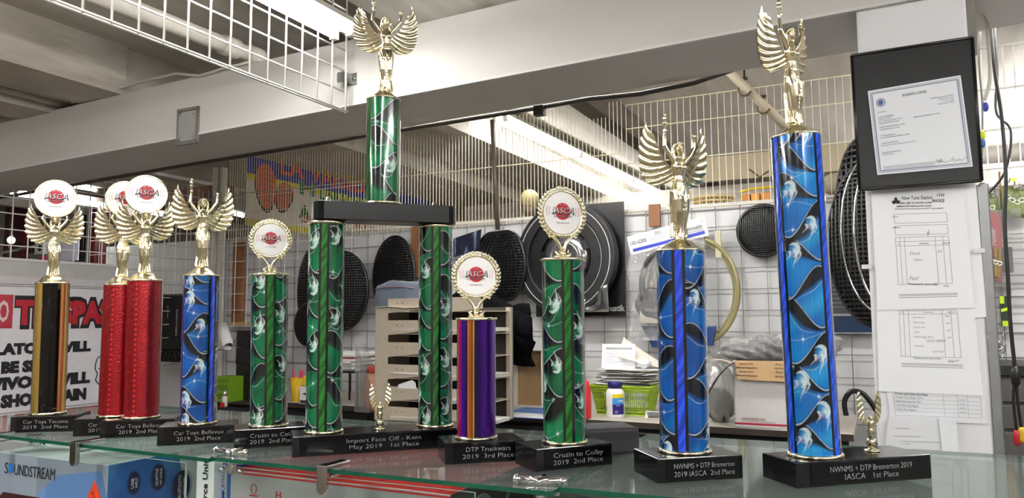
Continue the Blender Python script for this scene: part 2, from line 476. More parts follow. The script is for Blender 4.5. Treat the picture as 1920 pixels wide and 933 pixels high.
# the shop's further strip lights, unseen, put in behind and above the photographer
LB = []
for i, (s, w0, w1) in enumerate(((-3.7, -2.0, .4), (-1.7, -2.2, .2), (.2, -2.2, .2), (2.0, -2.2, .2), (1.7, .2, 1.9))):  # leftmost one added to brighten the left of the beam
    fluorescent('unseen strip light put in on the shop ceiling behind the photographer', B(s, w0, CEIL-.20), B(s, w1, CEIL-.20), TUBE_ROOM, group='unseen strip lights behind the photographer')
for i, (s, w0, w1) in enumerate(((.95, 4.2, 6.6), (-5.6, 3.2, 5.0))):  # added to brighten the ceiling of the neighbouring bay
    zl = (.55, .30)[i]
    fluorescent('strip light added to brighten the neighbouring bay', B(s, w0, CEIL-zl), B(s, w1, CEIL-zl), (90, 24)[i], group='added strip lights of the neighbouring bay', hwid=.02 if i == 0 else .06)
# lights over the desk, above and behind the beam
for s in (-1.9, .1):
    fluorescent('strip light hidden behind the beam above the desk', B(s, BW1+.25, CEIL-.17), B(s+1.2, BW1+.25, CEIL-.17), TUBE_ROOM, group='strip lights above the desk')

# ------------------------------------------------------------ wire grids
def grid_panel(name, label, T4, w, h, cx, cz, rw, m, cat='wire grid', frame=None, x_off=0, group=None, loc=None, rz=0, z0=0, nn=6):
    """grid of welded wires in local x,z; origin bottom left"""
    t = thing(name, label, cat, loc, rz, group)
    q = M(); x = x_off
    while x <= w+1e-6: q.rod((x, 0, z0), (x, 0, z0+h), rw, nn); x += cx
    q.build('upright_wires', m, t)
    q = M(); z = 0
    while z <= h+1e-6: q.rod((0, -rw*1.8, z0+z), (w, -rw*1.8, z0+z), rw, nn); z += cz
    q.build('cross_wires', m, t)
    return t
# near hanging grid at upper left: plane s = const, running towards the camera from the beam
s_g = hw(655, 150, BW0-.03)[0]; wz = hs(655, 213, s_g); 
zb = wz[1]; wE = BW0-.05
t = grid_panel('hanging_grid', 'white wire grid panel hanging from the ceiling at upper left beside the strip light', None, 1.52, .60, .0762, .0762, .0032, wire_white,
    loc=B(s_g, wE, zb), rz=TH-PI/2, z0=0)
m = M(); m.rod((0, .012, 0), (1.52, .012, 0), .0035, 6); m.rod((0, 0, -.004), (0, 0, .35), .004, 6); m.build('edge_wire', wire_white, t)
s, z = hw(655, 150, BW0)
m = M(); m.box(-.018, .035, -.003, .0, -.022, .022); m.box(-.02, .012, -.045, -.04, -.018, .018); m.box(.008, .012, -.045, 0, -.018, .018); m.rod((.026, -.008, 0), (.026, .0, 0), .007, 8)
tag(m.build('grid_bracket', mat('bracket_steel', '#8c8c8c', .35, .8), loc=B(s, BW0, z), rz=TH), 'steel bracket fixing the hanging grid to the beam', 'bracket')
M_hang = M()
for w in (.35, 1.2): M_hang.rod((w, 0, .6), (w, 0, CEIL-zb), .003, 6)
M_hang.build('hanger_wire', wire_grey, t)

# dense closet-shelf wire mesh above the wall (left part) and the wider one at right
sA = hw(430, 400, WALL-.03)[0]; sB = hw(1172, 300, WALL-.03)[0]; sC = hw(1625, 300, WALL-.03)[0]
def mesh_panel(name, label, s0, s1, z0, z1, step, rw, m, rails):
    t = thing(name, label, 'wire mesh', B(s0, WALL-.03, z0), TH)
    q = M(); x = 0
    while x <= s1-s0: q.rod((x, 0, 0), (x, 0, z1-z0), rw, 4); x += step
    q.build('upright_wires', m, t)
    q = M()
    for z in rails: q.rod((0, -.006, z-z0), (s1-s0, -.006, z-z0), rw*1.5, 6)
    q.build('rails', m, t)
    return t
zr = ztop
mesh_panel('wire_mesh', 'dense upright wire mesh panel above the white wall, in front of the painted sign', sA, sB, zr-.04, HC+1.16, .0225, .0024, wire_cream,
           (zr-.02, zr+.30, zr+.62))
mesh_panel('wire_mesh', 'wider spaced wire mesh panel above the white wall behind the two blue columns', sB+.01, sC, zr-.03, HC+1.13, .0345, .0022, wire_cream, (zr-.02, HC+.83-.02, HC+1.0, HC+1.13))
sD = hw(1832, 300, WALL-.03)[0]; sE = 3.9
mesh_panel('wire_mesh', 'white wire mesh panel at the far right edge beyond the post', sD, sE, HC+.62, HC+1.17, .040, .0034, wire_white, (HC+.63, HC+.80, HC+.98, HC+1.17))
# welded grid over the white wall below the mesh
t = grid_panel('wire_grid', 'grey wire grid covering the long white wall behind the desk', None, 3.9-sA, 1.05, .12, .105, .0026, mat('wire_dim', '#8f8d89', .4, .2), loc=B(sA, WALL-.022, ztop-1.07), rz=TH)
# left: grid running away from the camera
SG = -4.22
wA = 1.9; wB = WALL-.06; zt = HC+.905
t = grid_panel('standing_grid', 'tall white wire grid partition at left, running back to the white wall', None, wB-wA, 1.20, .088, .0875, .0034, wire_white,
    loc=B(SG, wA, zt-1.20), rz=TH+PI/2)
# its hooks
for px, py in ((30, 333), (115, 322), (178, 312)):
    w, z = hs(px, py, SG+.0)
    m = M(); m.tube([(0, -.004, .012), (0, -.018, .0), (.004, -.03, -.018), (.012, -.045, -.022), (.02, -.055, -.01)], .0028, 6)
    tag(m.build('hook', mat('hook_steel', '#6e675c', .35, .7), loc=B(SG, w, z), rz=TH+PI/2), ['bent steel hook on the left grid, nearest the left edge', 'bent steel hook on the left grid above the leftmost white disc', 'bent steel hook on the left grid under the beam'][(30, 115, 178).index(px)], 'hook', 'steel hooks on the left grid')
# far grid seen through
t = grid_panel('back_grid', 'smaller wire grid seen through the left grid, in front of the white wall', None, 2.6, .95, .11, .11, .0026, wire_white, loc=B(sL-.05, WALL-.10, HC-.05), rz=TH, nn=4)
# corner post
s = hw(411, 450, WALL-.05)[0]
m = M(); m.box(-.05, -.008, -.03, .03, 0, CEIL-.15); m.box(.006, .03, -.02, .03, 0, CEIL-.15)
struct(m.build('trim_%d' % k, mat('corner_post', '#cbc6ba', .5), loc=B(s, WALL-.05, 0), rz=TH)); k += 1
# studs
for (x0, x1, y0, y1, lab) in ((440, 456, 455, 605, 'brown wooden stud on the wall above the black boxes'), (774, 788, 425, 520, 'brown wooden stud behind the right leg of the green trophy'),
        (1217, 1239, 384, 424, 'short brown wooden stud above the printed header card'), (1872, 1895, 322, 620, 'brown wooden stud on the wall at the far right')):
    a, za = hw(x0, y0, WALL-.03); b, zb = hw(x1, y1, WALL-.03)
    M_ = M().box(0, b-a, 0, .022, 0, za-zb)
    tag(M_.build('stud', wood, loc=B(a, WALL-.045, zb), rz=TH, bevel=.002), lab, 'wooden stud')
# dark standing pole in front of the mesh, and ledge
p0 = Vector(B(*[hw(923, 225, WALL-.06)[0], WALL-.06, hw(923, 225, WALL-.06)[1]])); s, z = hw(933, 430, WALL-.06); p1 = B(s, WALL-.06, z)
m = M(); m.rod((0, 0, 0), p1-p0, .014, 8); tag(m.build('pole', mat('pole_dark', '#5a5046', .5, .4), loc=p0), 'dark slanting metal pole in front of the dense mesh', 'pole')
# ------------------------------------------------------------ showcase glass
GZ = HC-.24                      # glass top
BT = GZ+.035                     # top of the marble bases
def ge(px, py): p = hitz(px, py, GZ); return (p.x, p.y)
GT = .0065
pane_glass = clear('pane_glass', (.95, .97, .96), fres=True)
def glass_panel(label, out, group='glass tops of the showcases'):
    cx, cy = out[0]
    o = [(x-cx, y-cy) for x, y in out]; n = len(o)
    m = M(); V = [(x, y, 0) for x, y in o]+[(x, y, GT) for x, y in o]
    m.add(V, [tuple(reversed(range(n))), tuple(range(n, 2*n))]); m.k = 1
    m.add(V, [(i, (i+1) % n, (i+1) % n+n, i+n) for i in range(n)])
    global CASE
    CASE = thing('display_case', label, 'display case', (cx, cy, 0), 0, 'glass showcases')
    return m.build('glass_top', [glass_top, glass_edge], CASE, (0, 0, GZ-GT))
A0 = Vector(ge(-160, 797)); A1 = Vector(ge(391, 859)); 
dA = (A1-A0).normalized(); nA = Vector((-dA.y, dA.x))
DEP = .50
glass_panel('left glass showcase, under the black and red trophies', [A0, A1, A1+nA*DEP, A0+nA*DEP])
B0 = Vector(ge(394, 856)); B1 = Vector(ge(1034, 921)); dB = (B1-B0).normalized(); nB = Vector((-dB.y, dB.x))
CASE_A = CASE; glass_panel('middle glass showcase, under the green twin-column trophy', [B0, B1, B1+nB*DEP, B0+nB*DEP])
C0 = Vector(ge(1036, 912)); C1 = Vector(ge(1300, 935)); C0 = C0+Vector((.004, 0)); dC = (C1-C0).normalized()
C2 = C0+dC*1.3
cR = Vector(ge(1862, 884))
CASE_B = CASE; glass_panel('right glass showcase, under the two tall blue trophies', [C0, C2, C2+Vector((.12, .5)), C0+nB*DEP+Vector((.0, .02))])
CASE_C = CASE
# front panes
def front_pane(P0, P1, par, inset=.035, h=.9):
    d = (P1-P0).normalized(); n = Vector((-d.y, d.x)); L = (P1-P0).length; a = math.atan2(d.y, d.x)
    p = P0+n*inset
    m = M(); V = [(x, y, z) for z in (-h, 0) for y in (0, .005) for x in (0, L)]
    m.add(V, [(0, 1, 5, 4), (2, 6, 7, 3)]); m.k = 1; m.add(V, [(4, 5, 7, 6), (0, 4, 6, 2), (1, 3, 7, 5)])
    m.build('front_glass', [pane_glass, mat('edge_pale_green', '#a9bdb3', .2)], par, (p.x-par.location.x, p.y-par.location.y, GZ-.022), a)
front_pane(A0, A1-dA*.10, CASE_A)
front_pane(B0+dB*.0, B1-dB*.14, CASE_B)
front_pane(C0+dC*.05, C2, CASE_C)

def clip(px, py, label, ang, front=True, flip=1):
    p = hitz(px, py, GZ)
    t = thing('glass_clip', label, 'glass clip', p, ang, 'chrome clips joining the glass')
    w = .0105
    m = M(); out = []
    for i in range(9): a = PI+PI*i/8; out.append((w*math.cos(a), -.030+w*math.sin(a)))
    out += [(w, .004), (-w, .004)]
    if front:
        m.prism(out, -.012, -.007); m.prism([(x*.8, z) for x, z in out], -.007, -.002)
        m.box(-w, w, -.012, .010, .001, .006); m.build('front_plate', chrome, t, bevel=.0015)
        m = M(); m.box(-w*.9, w*.9, .006, .050, .0008, .0055); m.box(-w*.6, w*.6, .002, .040, -.016, -.0125); m.build('top_bar', chrome, t, bevel=.0015)
    else:
        m.tube([(-.035, 0, .004), (.035, 0, .004)], .006, 10); m.tube([(0, -.010, .003), (0, .028, .003)], .0045, 10); m.ball((-.035, 0, .004), .007, 10); m.ball((.035, 0, .004), .007, 10)
        m.build('top_bar', chrome, t)
        m = M(); m.rod((0, .004, -.035), (0, .004, -.0075), .008, 12); m.tube([(-.03, 0, -.012), (.03, 0, -.012)], .005, 10); m.ball((-.022, .002, -.03), .006, 8); m.ball((.022, .002, -.03), .006, 8); m.build('lower_clamp', chrome, t)
    return t
aA = math.atan2(dA.y, dA.x); aB = math.atan2(dB.y, dB.x)
clip(148, 832, 'chrome clip on the glass edge above the light blue box', aA)
clip(612, 877, 'chrome clip on the glass edge above the grey and red box', aB)
clip(-8, 815, 'chrome clip at the far left edge of the glass', aA)
clip(68, 807, 'flat chrome bar clip below the black column trophy', aA, False)
clip(432, 850, 'flat chrome bar clip where the left and middle panes meet', aB, False)
clip(1012, 905, 'flat chrome bar clip where the middle and right panes meet', aB+.15, False)

# ------------------------------------------------------------ figurine (winged victory), front faces -y
def skin_mesh(m, voxel, smooth=6):
    o = m.build('tmp', gold)
    md = o.modifiers.new('r', 'REMESH'); md.mode = 'VOXEL'; md.voxel_size = voxel; md.use_smooth_shade = True
    ms = o.modifiers.new('s', 'SMOOTH'); ms.iterations = smooth; ms.factor = .5
    dg = bpy.context.evaluated_depsgraph_get(); dg.update()
    me = bpy.data.meshes.new_from_object(o.evaluated_get(dg))
    bpy.data.objects.remove(o)
    me.materials.clear(); me.materials.append(gold)
    me.polygons.foreach_set('use_smooth', [True]*len(me.polygons))
    return me
def loft(m, secs, n=20):
    V = []; Fc = []
    for (z, rx, ry, cx, cy) in secs:
        for k in range(n):
            a = 2*PI*k/n; V.append((cx+rx*math.cos(a), cy+ry*math.sin(a), z))
    for i in range(len(secs)-1):
        for k in range(n): Fc.append((i*n+k, i*n+(k+1) % n, (i+1)*n+(k+1) % n, (i+1)*n+k))
    Fc += [tuple(reversed(range(n))), tuple(range((len(secs)-1)*n, len(secs)*n))]
    m.add(V, Fc, True)
def hand(m, c, side, up=1, s=1.0):
    """palm, four fingers and thumb; closed around a thin upright bar"""
    m.ball(c, (.0024*s, .0019*s, .0030*s), 10)
    for i in range(4):
        z = c[2]+(-.0016+.0011*i)*s; L = (.0030, .0034, .0033, .0026)[i]*s
        m.tube([(c[0]-side*.0015*s, c[1]-.0005, z), (c[0]-side*.0010*s, c[1]-.0028*s, z+.0004), (c[0]+side*.0012*s, c[1]-L, z+.0003), (c[0]+side*.0022*s, c[1]-.0014*s, z)], [.0007*s, .0007*s, .0006*s, .0005*s], 6)
    m.tube([(c[0]+side*.0014*s, c[1], c[2]-.0012*s), (c[0]+side*.0026*s, c[1]-.0012*s, c[2]+.0008*s), (c[0]+side*.0020*s, c[1]-.0022*s, c[2]+.0026*s)], [.0009*s, .0008*s, .0006*s], 6)
def body_mesh(torch=True):
    m = M()
    # stepping feet and hem on the foot of the cone
    loft(m, [(.017, .0090, .0080, 0, 0), (.022, .0072, .0068, 0, 0), (.028, .0070, .0062, 0, 0), (.040, .0085, .0075, 0, 0), (.052, .0098, .0085, 0, 0), (.064, .0110, .0095, 0, 0), (.076, .0128, .0102, 0, 0),
             (.084, .0132, .0100, 0, 0), (.092, .0112, .0085, 0, 0), (.100, .0084, .0068, 0, 0), (.106, .0080, .0064, 0, 0), (.113, .0096, .0074, 0, 0), (.119, .0108, .0076, 0, 0), (.125, .0108, .0064, 0, 0), (.1285, .0080, .0052, 0, 0), (.131, .0042, .0040, 0, 0), (.1345, .0034, .0034, 0, .0)])
    # two thighs/knees pressing through the drape, folds of cloth
    for sd in (-1, 1):
        m.tube([(sd*.0058, -.001, .086), (sd*.0060, -.0050, .072), (sd*.0052, -.0058, .056), (sd*.0036, -.0030, .038), (sd*.0034, -.0030, .024), (sd*.0040, -.0072, .019)], [.0066, .0068, .0056, .0044, .0034, .0026], 12)
        m.ball((sd*.0047, -.0066, .1175), (.0042, .0036, .0042), 12)
        m.tube([(sd*.0125, .002, .086), (sd*.0098, .006, .064), (sd*.0085, .006, .040), (sd*.0105, .004, .020)], [.0022, .0024, .0024, .0030], 8)
    for i, (x0, x1) in enumerate(((-.009, .002), (-.005, .005), (.006, .001), (.010, .006), (-.0115, -.004))):
        m.tube([(x0, -.0072, .094-.002*i), (x0*.7+x1*.3, -.0100, .078), (x1, -.0094, .058), (x1*.8, -.0068, .034), (x1*1.2, -.0070, .020)], [.0009, .0015, .0013, .0010, .0014], 6)
    for z in (.0955, .099): m.torus((0, 0, 0), .0092, .0076, .0011, 20, 6, TR(0, 0, z) @ RX(PI/2+.12))
    # head with face, hair
    m.ball((0, -.0010, .1440), (.0056, .0066, .0082), 18)
    m.ball((0, -.0030, .1392), (.0036, .0036, .0032), 10)
    m.tube([(0, -.0072, .1470), (0, -.0088, .1432), (0, -.0080, .1424)], [.0007, .0011, .0008], 6)
    for sd in (-1, 1):
        m.ball((sd*.0023, -.0070, .1452), (.0012, .0008, .0008), 8)
        m.tube([(sd*.0008, -.0077, .1470), (sd*.0024, -.0076, .1475), (sd*.0040, -.0062, .1466)], .0006, 6)
        m.ball((sd*.0058, .0000, .1438), (.0009, .0014, .0018), 8)
        m.tube([(sd*.0015, -.0070, .1522), (sd*.0056, -.0030, .1500), (sd*.0072, .0010, .1440), (sd*.0078, .0010, .1370), (sd*.0066, -.0010, .1300)], [.0018, .0026, .0028, .0026, .0016], 8)
        m.tube([(sd*.0060, .0030, .1450), (sd*.0090, .0030, .1380), (sd*.0080, .0020, .1310)], [.0020, .0024, .0014], 8)
    m.ball((0, .0022, .1462), (.0072, .0066, .0088), 16)
    m.tube([(-.0016, -.0080, .1404), (0, -.0084, .1402), (.0016, -.0080, .1404)], .0006, 6)
    # arms raised
    hands = ((-.0225, .168), (.0262, .164)) if torch else ((-.0215, .158), (.0225, .158))
    for (hx, hz), sd in zip(hands, (-1, 1)):
        m.tube([(sd*.0080, .0, .1245), (sd*.0128, -.001, .1300), (sd*.0190, -.002, .1380), (sd*.0245, -.002, .1470), (hx*.55+sd*.0245*.45, -.001, .1560 if torch else .152), (hx, 0, hz-.003)], [.0040, .0040, .0034, .0030, .0027, .0019], 10)
        hand(m, (hx, 0, hz), -sd, s=1.1)
    return m
def torch_m():
    m = M(); x = -.0225
    m.lathe([(.0008, .160), (.0014, .166), (.0014, .173), (.0034, .178), (.0036, .180), (.0022, .181)], 12, (x, -.0008, 0))
    m.ball((x, -.0008, .1852), (.0030, .0030, .0052), 10); m.ball((x+.0006, -.0008, .1905), (.0016, .0016, .0036), 8)
    return m
def bez(P, t):
    # Catmull-Rom through P
    n = len(P)-1; f = min(n-1e-9, max(0, t*n)); i = int(f); u = f-i
    p = [Vector(P[max(0, min(n, i+j))]) for j in (-1, 0, 1, 2)]
    return .5*((2*p[1])+(-p[0]+p[2])*u+(2*p[0]-5*p[1]+4*p[2]-p[3])*u*u+(-p[0]+3*p[1]-3*p[2]+p[3])*u**3)
WS = [(.0055, 0, .1030), (.0065, 0, .1110), (.0110, 0, .1180), (.0180, 0, .1250), (.0260, 0, .1350), (.0325, 0, .1470), (.0385, 0, .1620)]
WE = [(.0270, 0, .0925), (.0440, 0, .0970), (.0545, 0, .1110), (.0580, 0, .1300), (.0570, 0, .1500), (.0525, 0, .1680), (.0455, 0, .1830)]
def wing_m(sd, k=1.0):
    nf = 9
    def fn(front):
        def f(u, v):
            a = bez(WS, u); b = bez(WE, u)
            d = b-a; mid = a+d*.5+Vector((d.z, 0, -d.x))*(.16+.10*u)
            e = v*(1-.07*abs(math.cos(PI*nf*u))**4*(u < .96))
            p = a*(1-e)**2+mid*2*e*(1-e)+b*e*e
            ridge = abs(math.sin(PI*nf*u))
            dy = .004+.013*math.sin(PI*.5*min(1, v*1.1))*(1-.6*u) - .0017*ridge*(.25+v*.8)*(1-.4*u)
            if v < .38: dy -= .0016
            th = .0012*(1-.6*v)
            return (sd*p.x, dy+(0 if front else th*2), p.z)
        return f
    m = M()
    m.sheet(fn(True), 90, 16); m.sheet(fn(False), 90, 16)
    return m
def mesh_of(m, mt=None):
    o = m.build('tmp', mt or gold); me = o.data; bpy.data.objects.remove(o); return me
ME_T = skin_mesh(body_mesh(True), .00058, 3); ME_D = skin_mesh(body_mesh(False), .00058, 3)
ME_W = [mesh_of(wing_m(-1)), mesh_of(wing_m(1))]; ME_TO = mesh_of(torch_m())
def link(name, me, parent, loc=(0, 0, 0), rz=0, sc=None):
    o = bpy.data.objects.new(name, me); COL.objects.link(o); o.parent = parent; o.location = loc; o.rotation_euler = (0, 0, rz)
    if sc: o.scale = sc
    return o
def fig_base(m, r, stepped=False):
    m.lathe([(r*.99, 0), (r*1.03, .001), (r*1.03, .003), (r*.94, .0045), (r*.90, .005)] + ([(r*.84, .006), (r*.72, .010), (r*.70, .0105), (r*.62, .0150), (r*.60, .0155), (r*.45, .019), (r*.2, .020)] if stepped
            else [(r*.74, .009), (r*.5, .0150), (r*.34, .0185), (r*.2, .020)]), 48)
    for a in range(12): pass

# ------------------------------------------------------------ logo disc
logo_red = mat('logo_red', '#b3122a', .4)
def logo(parent, c, r, name='disc', wreath=False):
    """round insert with the printed emblem; faces -y"""
    m = M(); m.disc((c[0], c[1], c[2]), r, r, .0015, 48); d = m.build(name, white, parent)
    y = c[1]-.0017; k = r/.033
    m = M(); m.disc((c[0], y, c[2]+.003*k), .0133*k, .0133*k, .0002, 32); m.build('red_ball', logo_red, d)
    m = M()
    for sx in (-1, 1): m.text('*', c[0]+sx*.0030*k, c[2]+.0130*k, .0030*k, y-.0004)
    m.text('IASCA', c[0], c[2]+.0045*k, .0098*k, y-.0006, w=.037*k, shear=.25, bold=-.016); o = m.build('lettering', white, d)
    m = M(); m.text('IASCA', c[0]+.0008*k, c[2]+.0036*k, .0112*k, y-.0003, w=.0395*k, shear=.25, bold=.022); m.text('IASCA', c[0]+.0003*k, c[2]+.0042*k, .0106*k, y-.0003, w=.0385*k, shear=.25, bold=.02)
    m.build('lettering_outline', ink, d)
    m = M(); m.text('COMPUMIST', c[0], c[2]-.0052*k, .0030*k, y-.0004, w=.032*k, bold=.01); m.build('small_lettering', mat('ink_mid', '#55504f', .6), d)
    m = M(); m.text('www.iasca.com', c[0], c[2]-.0148*k, .0021*k, y, w=.022*k); m.build('web_address', ink, d)
    m = M()
    for sx in (-1, 1):
        for q, rr in ((0, .0240), (1, .0285)):
            pts = [(c[0]+sx*rr*k*math.cos(a), y, c[2]+(.003+rr*math.sin(a)*.75)*k) for a in [rad(-21+7*j) for j in range(7)]]
            m.tube(pts, .0004*k, 4)
    m.build('sound_arcs', mat('arc_red', '#b45560', .5), d)
    return d

# ------------------------------------------------------------ columns with printed foil
def smooth(a, b, x):
    t = np.clip((x-a)/(b-a), 0, 1); return t*t*(3-2*t)
def swirl(r, h, seed, strips, pal, hw_=.15, P=.046):
    """airbrushed waves, white pinstripes and flame shapes printed on the foil"""
    nu, nv = 300, max(40, int(h/.0010))
    th = np.linspace(-PI, PI, nu, endpoint=False); z = np.linspace(0, h, nv+1)
    T, Z = np.meshgrid(th, z)
    rs = np.random.RandomState(seed)
    base, dark, hi, strip = [np.array(lin(c)) for c in pal[:4]]
    C = np.zeros(T.shape+(3,)); C[:] = base
    n = len(strips); st = sorted([(a+PI) % (2*PI)-PI for a in strips])
    blue_ = pal[4] == 'down'; up = -1 if blue_ else 1
    def mixc(C, col, a): a = np.clip(a, 0, 1); return C*(1-a[..., None])+np.array(col)*a[..., None]
    for i in range(n):
        a0 = st[i]; a1 = st[(i+1) % n]+(2*PI if i == n-1 else 0)
        x = np.mod(T-a0, 2*PI)/(a1-a0); inside = x < 1
        L = r*(a1-a0); X = x*L
        Cp = np.zeros_like(C); Cp[:] = base
        g = .5+.5*np.sin(2*PI*(Z/.13+x*.5)+seed+i*2); Cp = mixc(Cp, dark, .45*g)
        Cp = mixc(Cp, hi, .35*np.clip(np.sin(2*PI*(Z/.097-x*.5)+i+seed*.7), 0, 1)**2)
        ph0 = rs.rand()*P; side = rs.randint(2)
        flames = []
        for k in range(-2, int(h/P)+4):
            side = 1-side if rs.rand() < .8 else side
            y0 = ph0+k*P+(rs.rand()-.5)*.016
            # an S shaped wave that swells into a black lobe at one side
            A = (.010+.010*rs.rand()); sl = (.002+.024*rs.rand())*(1 if side else -1); sh = rs.rand()*.12
            def crest(x_): return y0+A*np.sin(2*PI*(x_*.85+sh+(.5 if side else 0)))+sl*(x_-.5)
            yc = crest(x)
            cxl = .68 if side else .32                 # the lobe sits here
            Tt = (.033 if not blue_ else .026)+.010*rs.rand()
            th_ = Tt*(.10+.95*np.exp(-((x-cxl)/.27)**2))
            d = yc-Z
            blk = smooth(-.0005, .0003, d)*(1-smooth(th_*.62, th_*1.15, d))
            Cp = mixc(Cp, dark*.35, smooth(-.006, .0, d)*(d < 0)*.45)      # soft shade above the line
            Cp = mixc(Cp, (.002, .003, .005), blk*.98)
            wgt = .35+.65*np.exp(-((x-(1-cxl))/.4)**2)
            Cp = mixc(Cp, (.60, .68, .74), np.exp(-(d/(.00050+.0003*wgt))**2)*(.35+.55*wgt))
            low = np.exp(-((d-th_*.98-.001)/.0006)**2)*np.exp(-((x-cxl)/.22)**2)
            if rs.rand() < .6: Cp = mixc(Cp, (.55, .64, .70), low*.7)
            if rs.rand() < .75: flames.append((cxl+(rs.rand()-.5)*.08, crest(cxl)-Tt*.55, 1.2+.4*rs.rand(), rs.rand()))
            if rs.rand() < .55:                        # thin thread with a glint
                q = rs.rand(4); y2f = lambda x_: y0+P*.42+.009*np.sin(2*PI*(x_*(.5+.3*q[0])+q[1]))+(q[2]-.5)*.03*(x_-.5)
                Cp = mixc(Cp, (.45, .58, .66), np.exp(-((Z-y2f(x))/.00045)**2)*.55*(1-blk))
                gx = .15+.7*q[3]; gy = y2f(gx); rx = (x-gx)*L; rz_ = Z-gy
                Cp = mixc(Cp, (.75, .88, .95), np.exp(-(rx**2+rz_**2)/.0016**2)*.9+np.exp(-np.abs(rx)/.0007)*np.exp(-np.abs(rz_)/.0035)*.5+np.exp(-np.abs(rz_)/.0006)*np.exp(-np.abs(rx)/.0022)*.4)
        for fx, fz, S, q in flames:
            lx = (x-fx)*L; lz = (Z-fz)*up; s_ = .0062*S
            lx = lx+.12*lz*(1 if q > .5 else -1)
            # round airbrushed head, bright crescent on one side
            hd = np.sqrt((lx/s_)**2+(lz/(s_*1.15))**2)
            Cp = mixc(Cp, base*.8+hi*.2, (1-smooth(.75, 1.05, hd))*.75)
            Cp = mixc(Cp, (.62, .80, .86), np.exp(-(((lx-(.25*s_))/(.45*s_))**2+((lz-.1*s_)/(.55*s_))**2))*.75)
            cres = (hd < 1.12)*(np.sqrt(((lx+.45*s_)/s_)**2+((lz-.25*s_)/(s_*1.1))**2) > .98)
            Cp = mixc(Cp, (.66, .82, .86) if blue_ else (.62, .78, .72), cres*.75)
            for (bx, tx, LL, w0) in ((-.70, -1.15, 2.0, .42), (-.05, .35, 3.4, .50), (.65, 1.05, 2.3, .40)):
                t = np.clip((lz-(.2*s_))/(LL*s_), 0, 1)
                cx = (bx+(tx-bx)*t+.30*np.sin(t*PI*1.6))*s_
                w = w0*s_*(1-t)**1.1*(1+.25*((t*3.0) % 1.0))+1e-7
                e = (lx-cx)/w; on = (lz > .2*s_)*(lz < LL*s_)
                Cp = mixc(Cp, (.70, .85, .90) if blue_ else (.66, .82, .76), on*(np.abs(e) < 1)*np.where(e*np.sign(tx) > -.1, .70, .15)*(1-.4*t))
            if blue_: Cp = mixc(Cp, (.85, .40, .45), np.exp(-(((lx+.5*s_)/(.28*s_))**2+((lz-.9*s_)/(.35*s_))**2))*.4)
        Cp = Cp*(.90+.10*np.sin(T*61+2*np.sin(T*17+seed))+.06*np.sin(T*143))[..., None]
        C = np.where(inside[..., None], Cp, C)
    for a in st:
        d = np.abs((T-a+PI) % (2*PI)-PI)
        C = mixc(C, (.004, .005, .006), (d < hw_+.13)*1.0)
        u = (T-a)*r; ln = (Z*1.0-u*1.8)
        wob = .5+.22*np.sin(ln/.0042+2*np.sin(Z/.017))+.16*np.sin(ln/.0017+Z/.003)+.12*np.sin(ln/.009)
        C = np.where((d < hw_)[..., None], strip[None, None]*(.35+1.2*wob[..., None])+.02*wob[..., None]**3, C)
    return T, Z, C
def foil_column(name, r, h, T, Z, C, m, parent, z0):
    nv, nu = T.shape[0]-1, T.shape[1]
    V = np.stack([r*np.sin(T), -r*np.cos(T), Z+z0], -1).reshape(-1, 3)
    i = np.arange(nv)[:, None]; k = np.arange(nu)[None]; k2 = (k+1) % nu
    Fq = np.stack([i*nu+k, i*nu+k2, (i+1)*nu+k2, (i+1)*nu+k], -1).reshape(-1, 4)
    me = bpy.data.meshes.new(name)
    me.vertices.add(len(V)); me.vertices.foreach_set('co', V.ravel())
    me.loops.add(Fq.size); me.loops.foreach_set('vertex_index', Fq.ravel().astype(np.int32))
    me.polygons.add(len(Fq)); me.polygons.foreach_set('loop_start', (np.arange(len(Fq))*4).astype(np.int32))
    me.polygons.foreach_set('loop_total', np.full(len(Fq), 4, np.int32))
    me.polygons.foreach_set('use_smooth', np.ones(len(Fq), bool))
    me.update(calc_edges=True)
    ca = me.color_attributes.new('print', 'FLOAT_COLOR', 'POINT')
    ca.data.foreach_set('color', np.concatenate([np.clip(C, 0, 1), np.ones(C.shape[:2]+(1,))], -1).reshape(-1).astype(np.float32))
    me.materials.append(m); me.validate()
    o = bpy.data.objects.new(name, me); COL.objects.link(o); o.parent = parent
    return o
foil = mat('printed_foil', '#ffffff', .16, .15, var=.04, attr='print', coat=1.0)
foil_metal = mat('mirror_foil', '#ffffff', .20, .75, var=.04, attr='print', coat=.6, bump=.0)
foil_prism = mat('prism_foil', '#ffffff', .24, .55, var=.25, attr='print', scale=300, coat=.5, bump=.25)
GREEN = ('#02683f', '#012616', '#0b8a58', '#0b5f18', 'up')
BLUE = ('#0b55a8', '#05225c', '#1a80c4', '#1440c8', 'down')
CYAN = ('#0d78c4', '#0a3f94', '#35b8ea', '#1650d8', 'down')
def simple_grid(r, h, nu=200, dz=.0015):
    th = np.linspace(-PI, PI, nu, endpoint=False); z = np.linspace(0, h, int(h/dz)+1)
    return np.meshgrid(th, z)
def bands(T, Z, stops):      # stops: (deg, colour) linear between, degrees -180..180
    d = np.mod(np.degrees(T)+180, 360)-180; xs = [s[0] for s in stops]; cs = np.array([lin(s[1]) for s in stops])
    return np.stack([np.interp(d, xs, cs[:, j]) for j in range(3)], -1)

def ring_m(r, z, top=False):
    m = M()
    p = [(r*1.0, -.0035), (r*1.07, -.003), (r*1.10, -.001), (r*1.09, .001), (r*1.02, .0022), (r*.98, .0025)]
    m.lathe([(a, b+z) for a, b in p], 56); return m

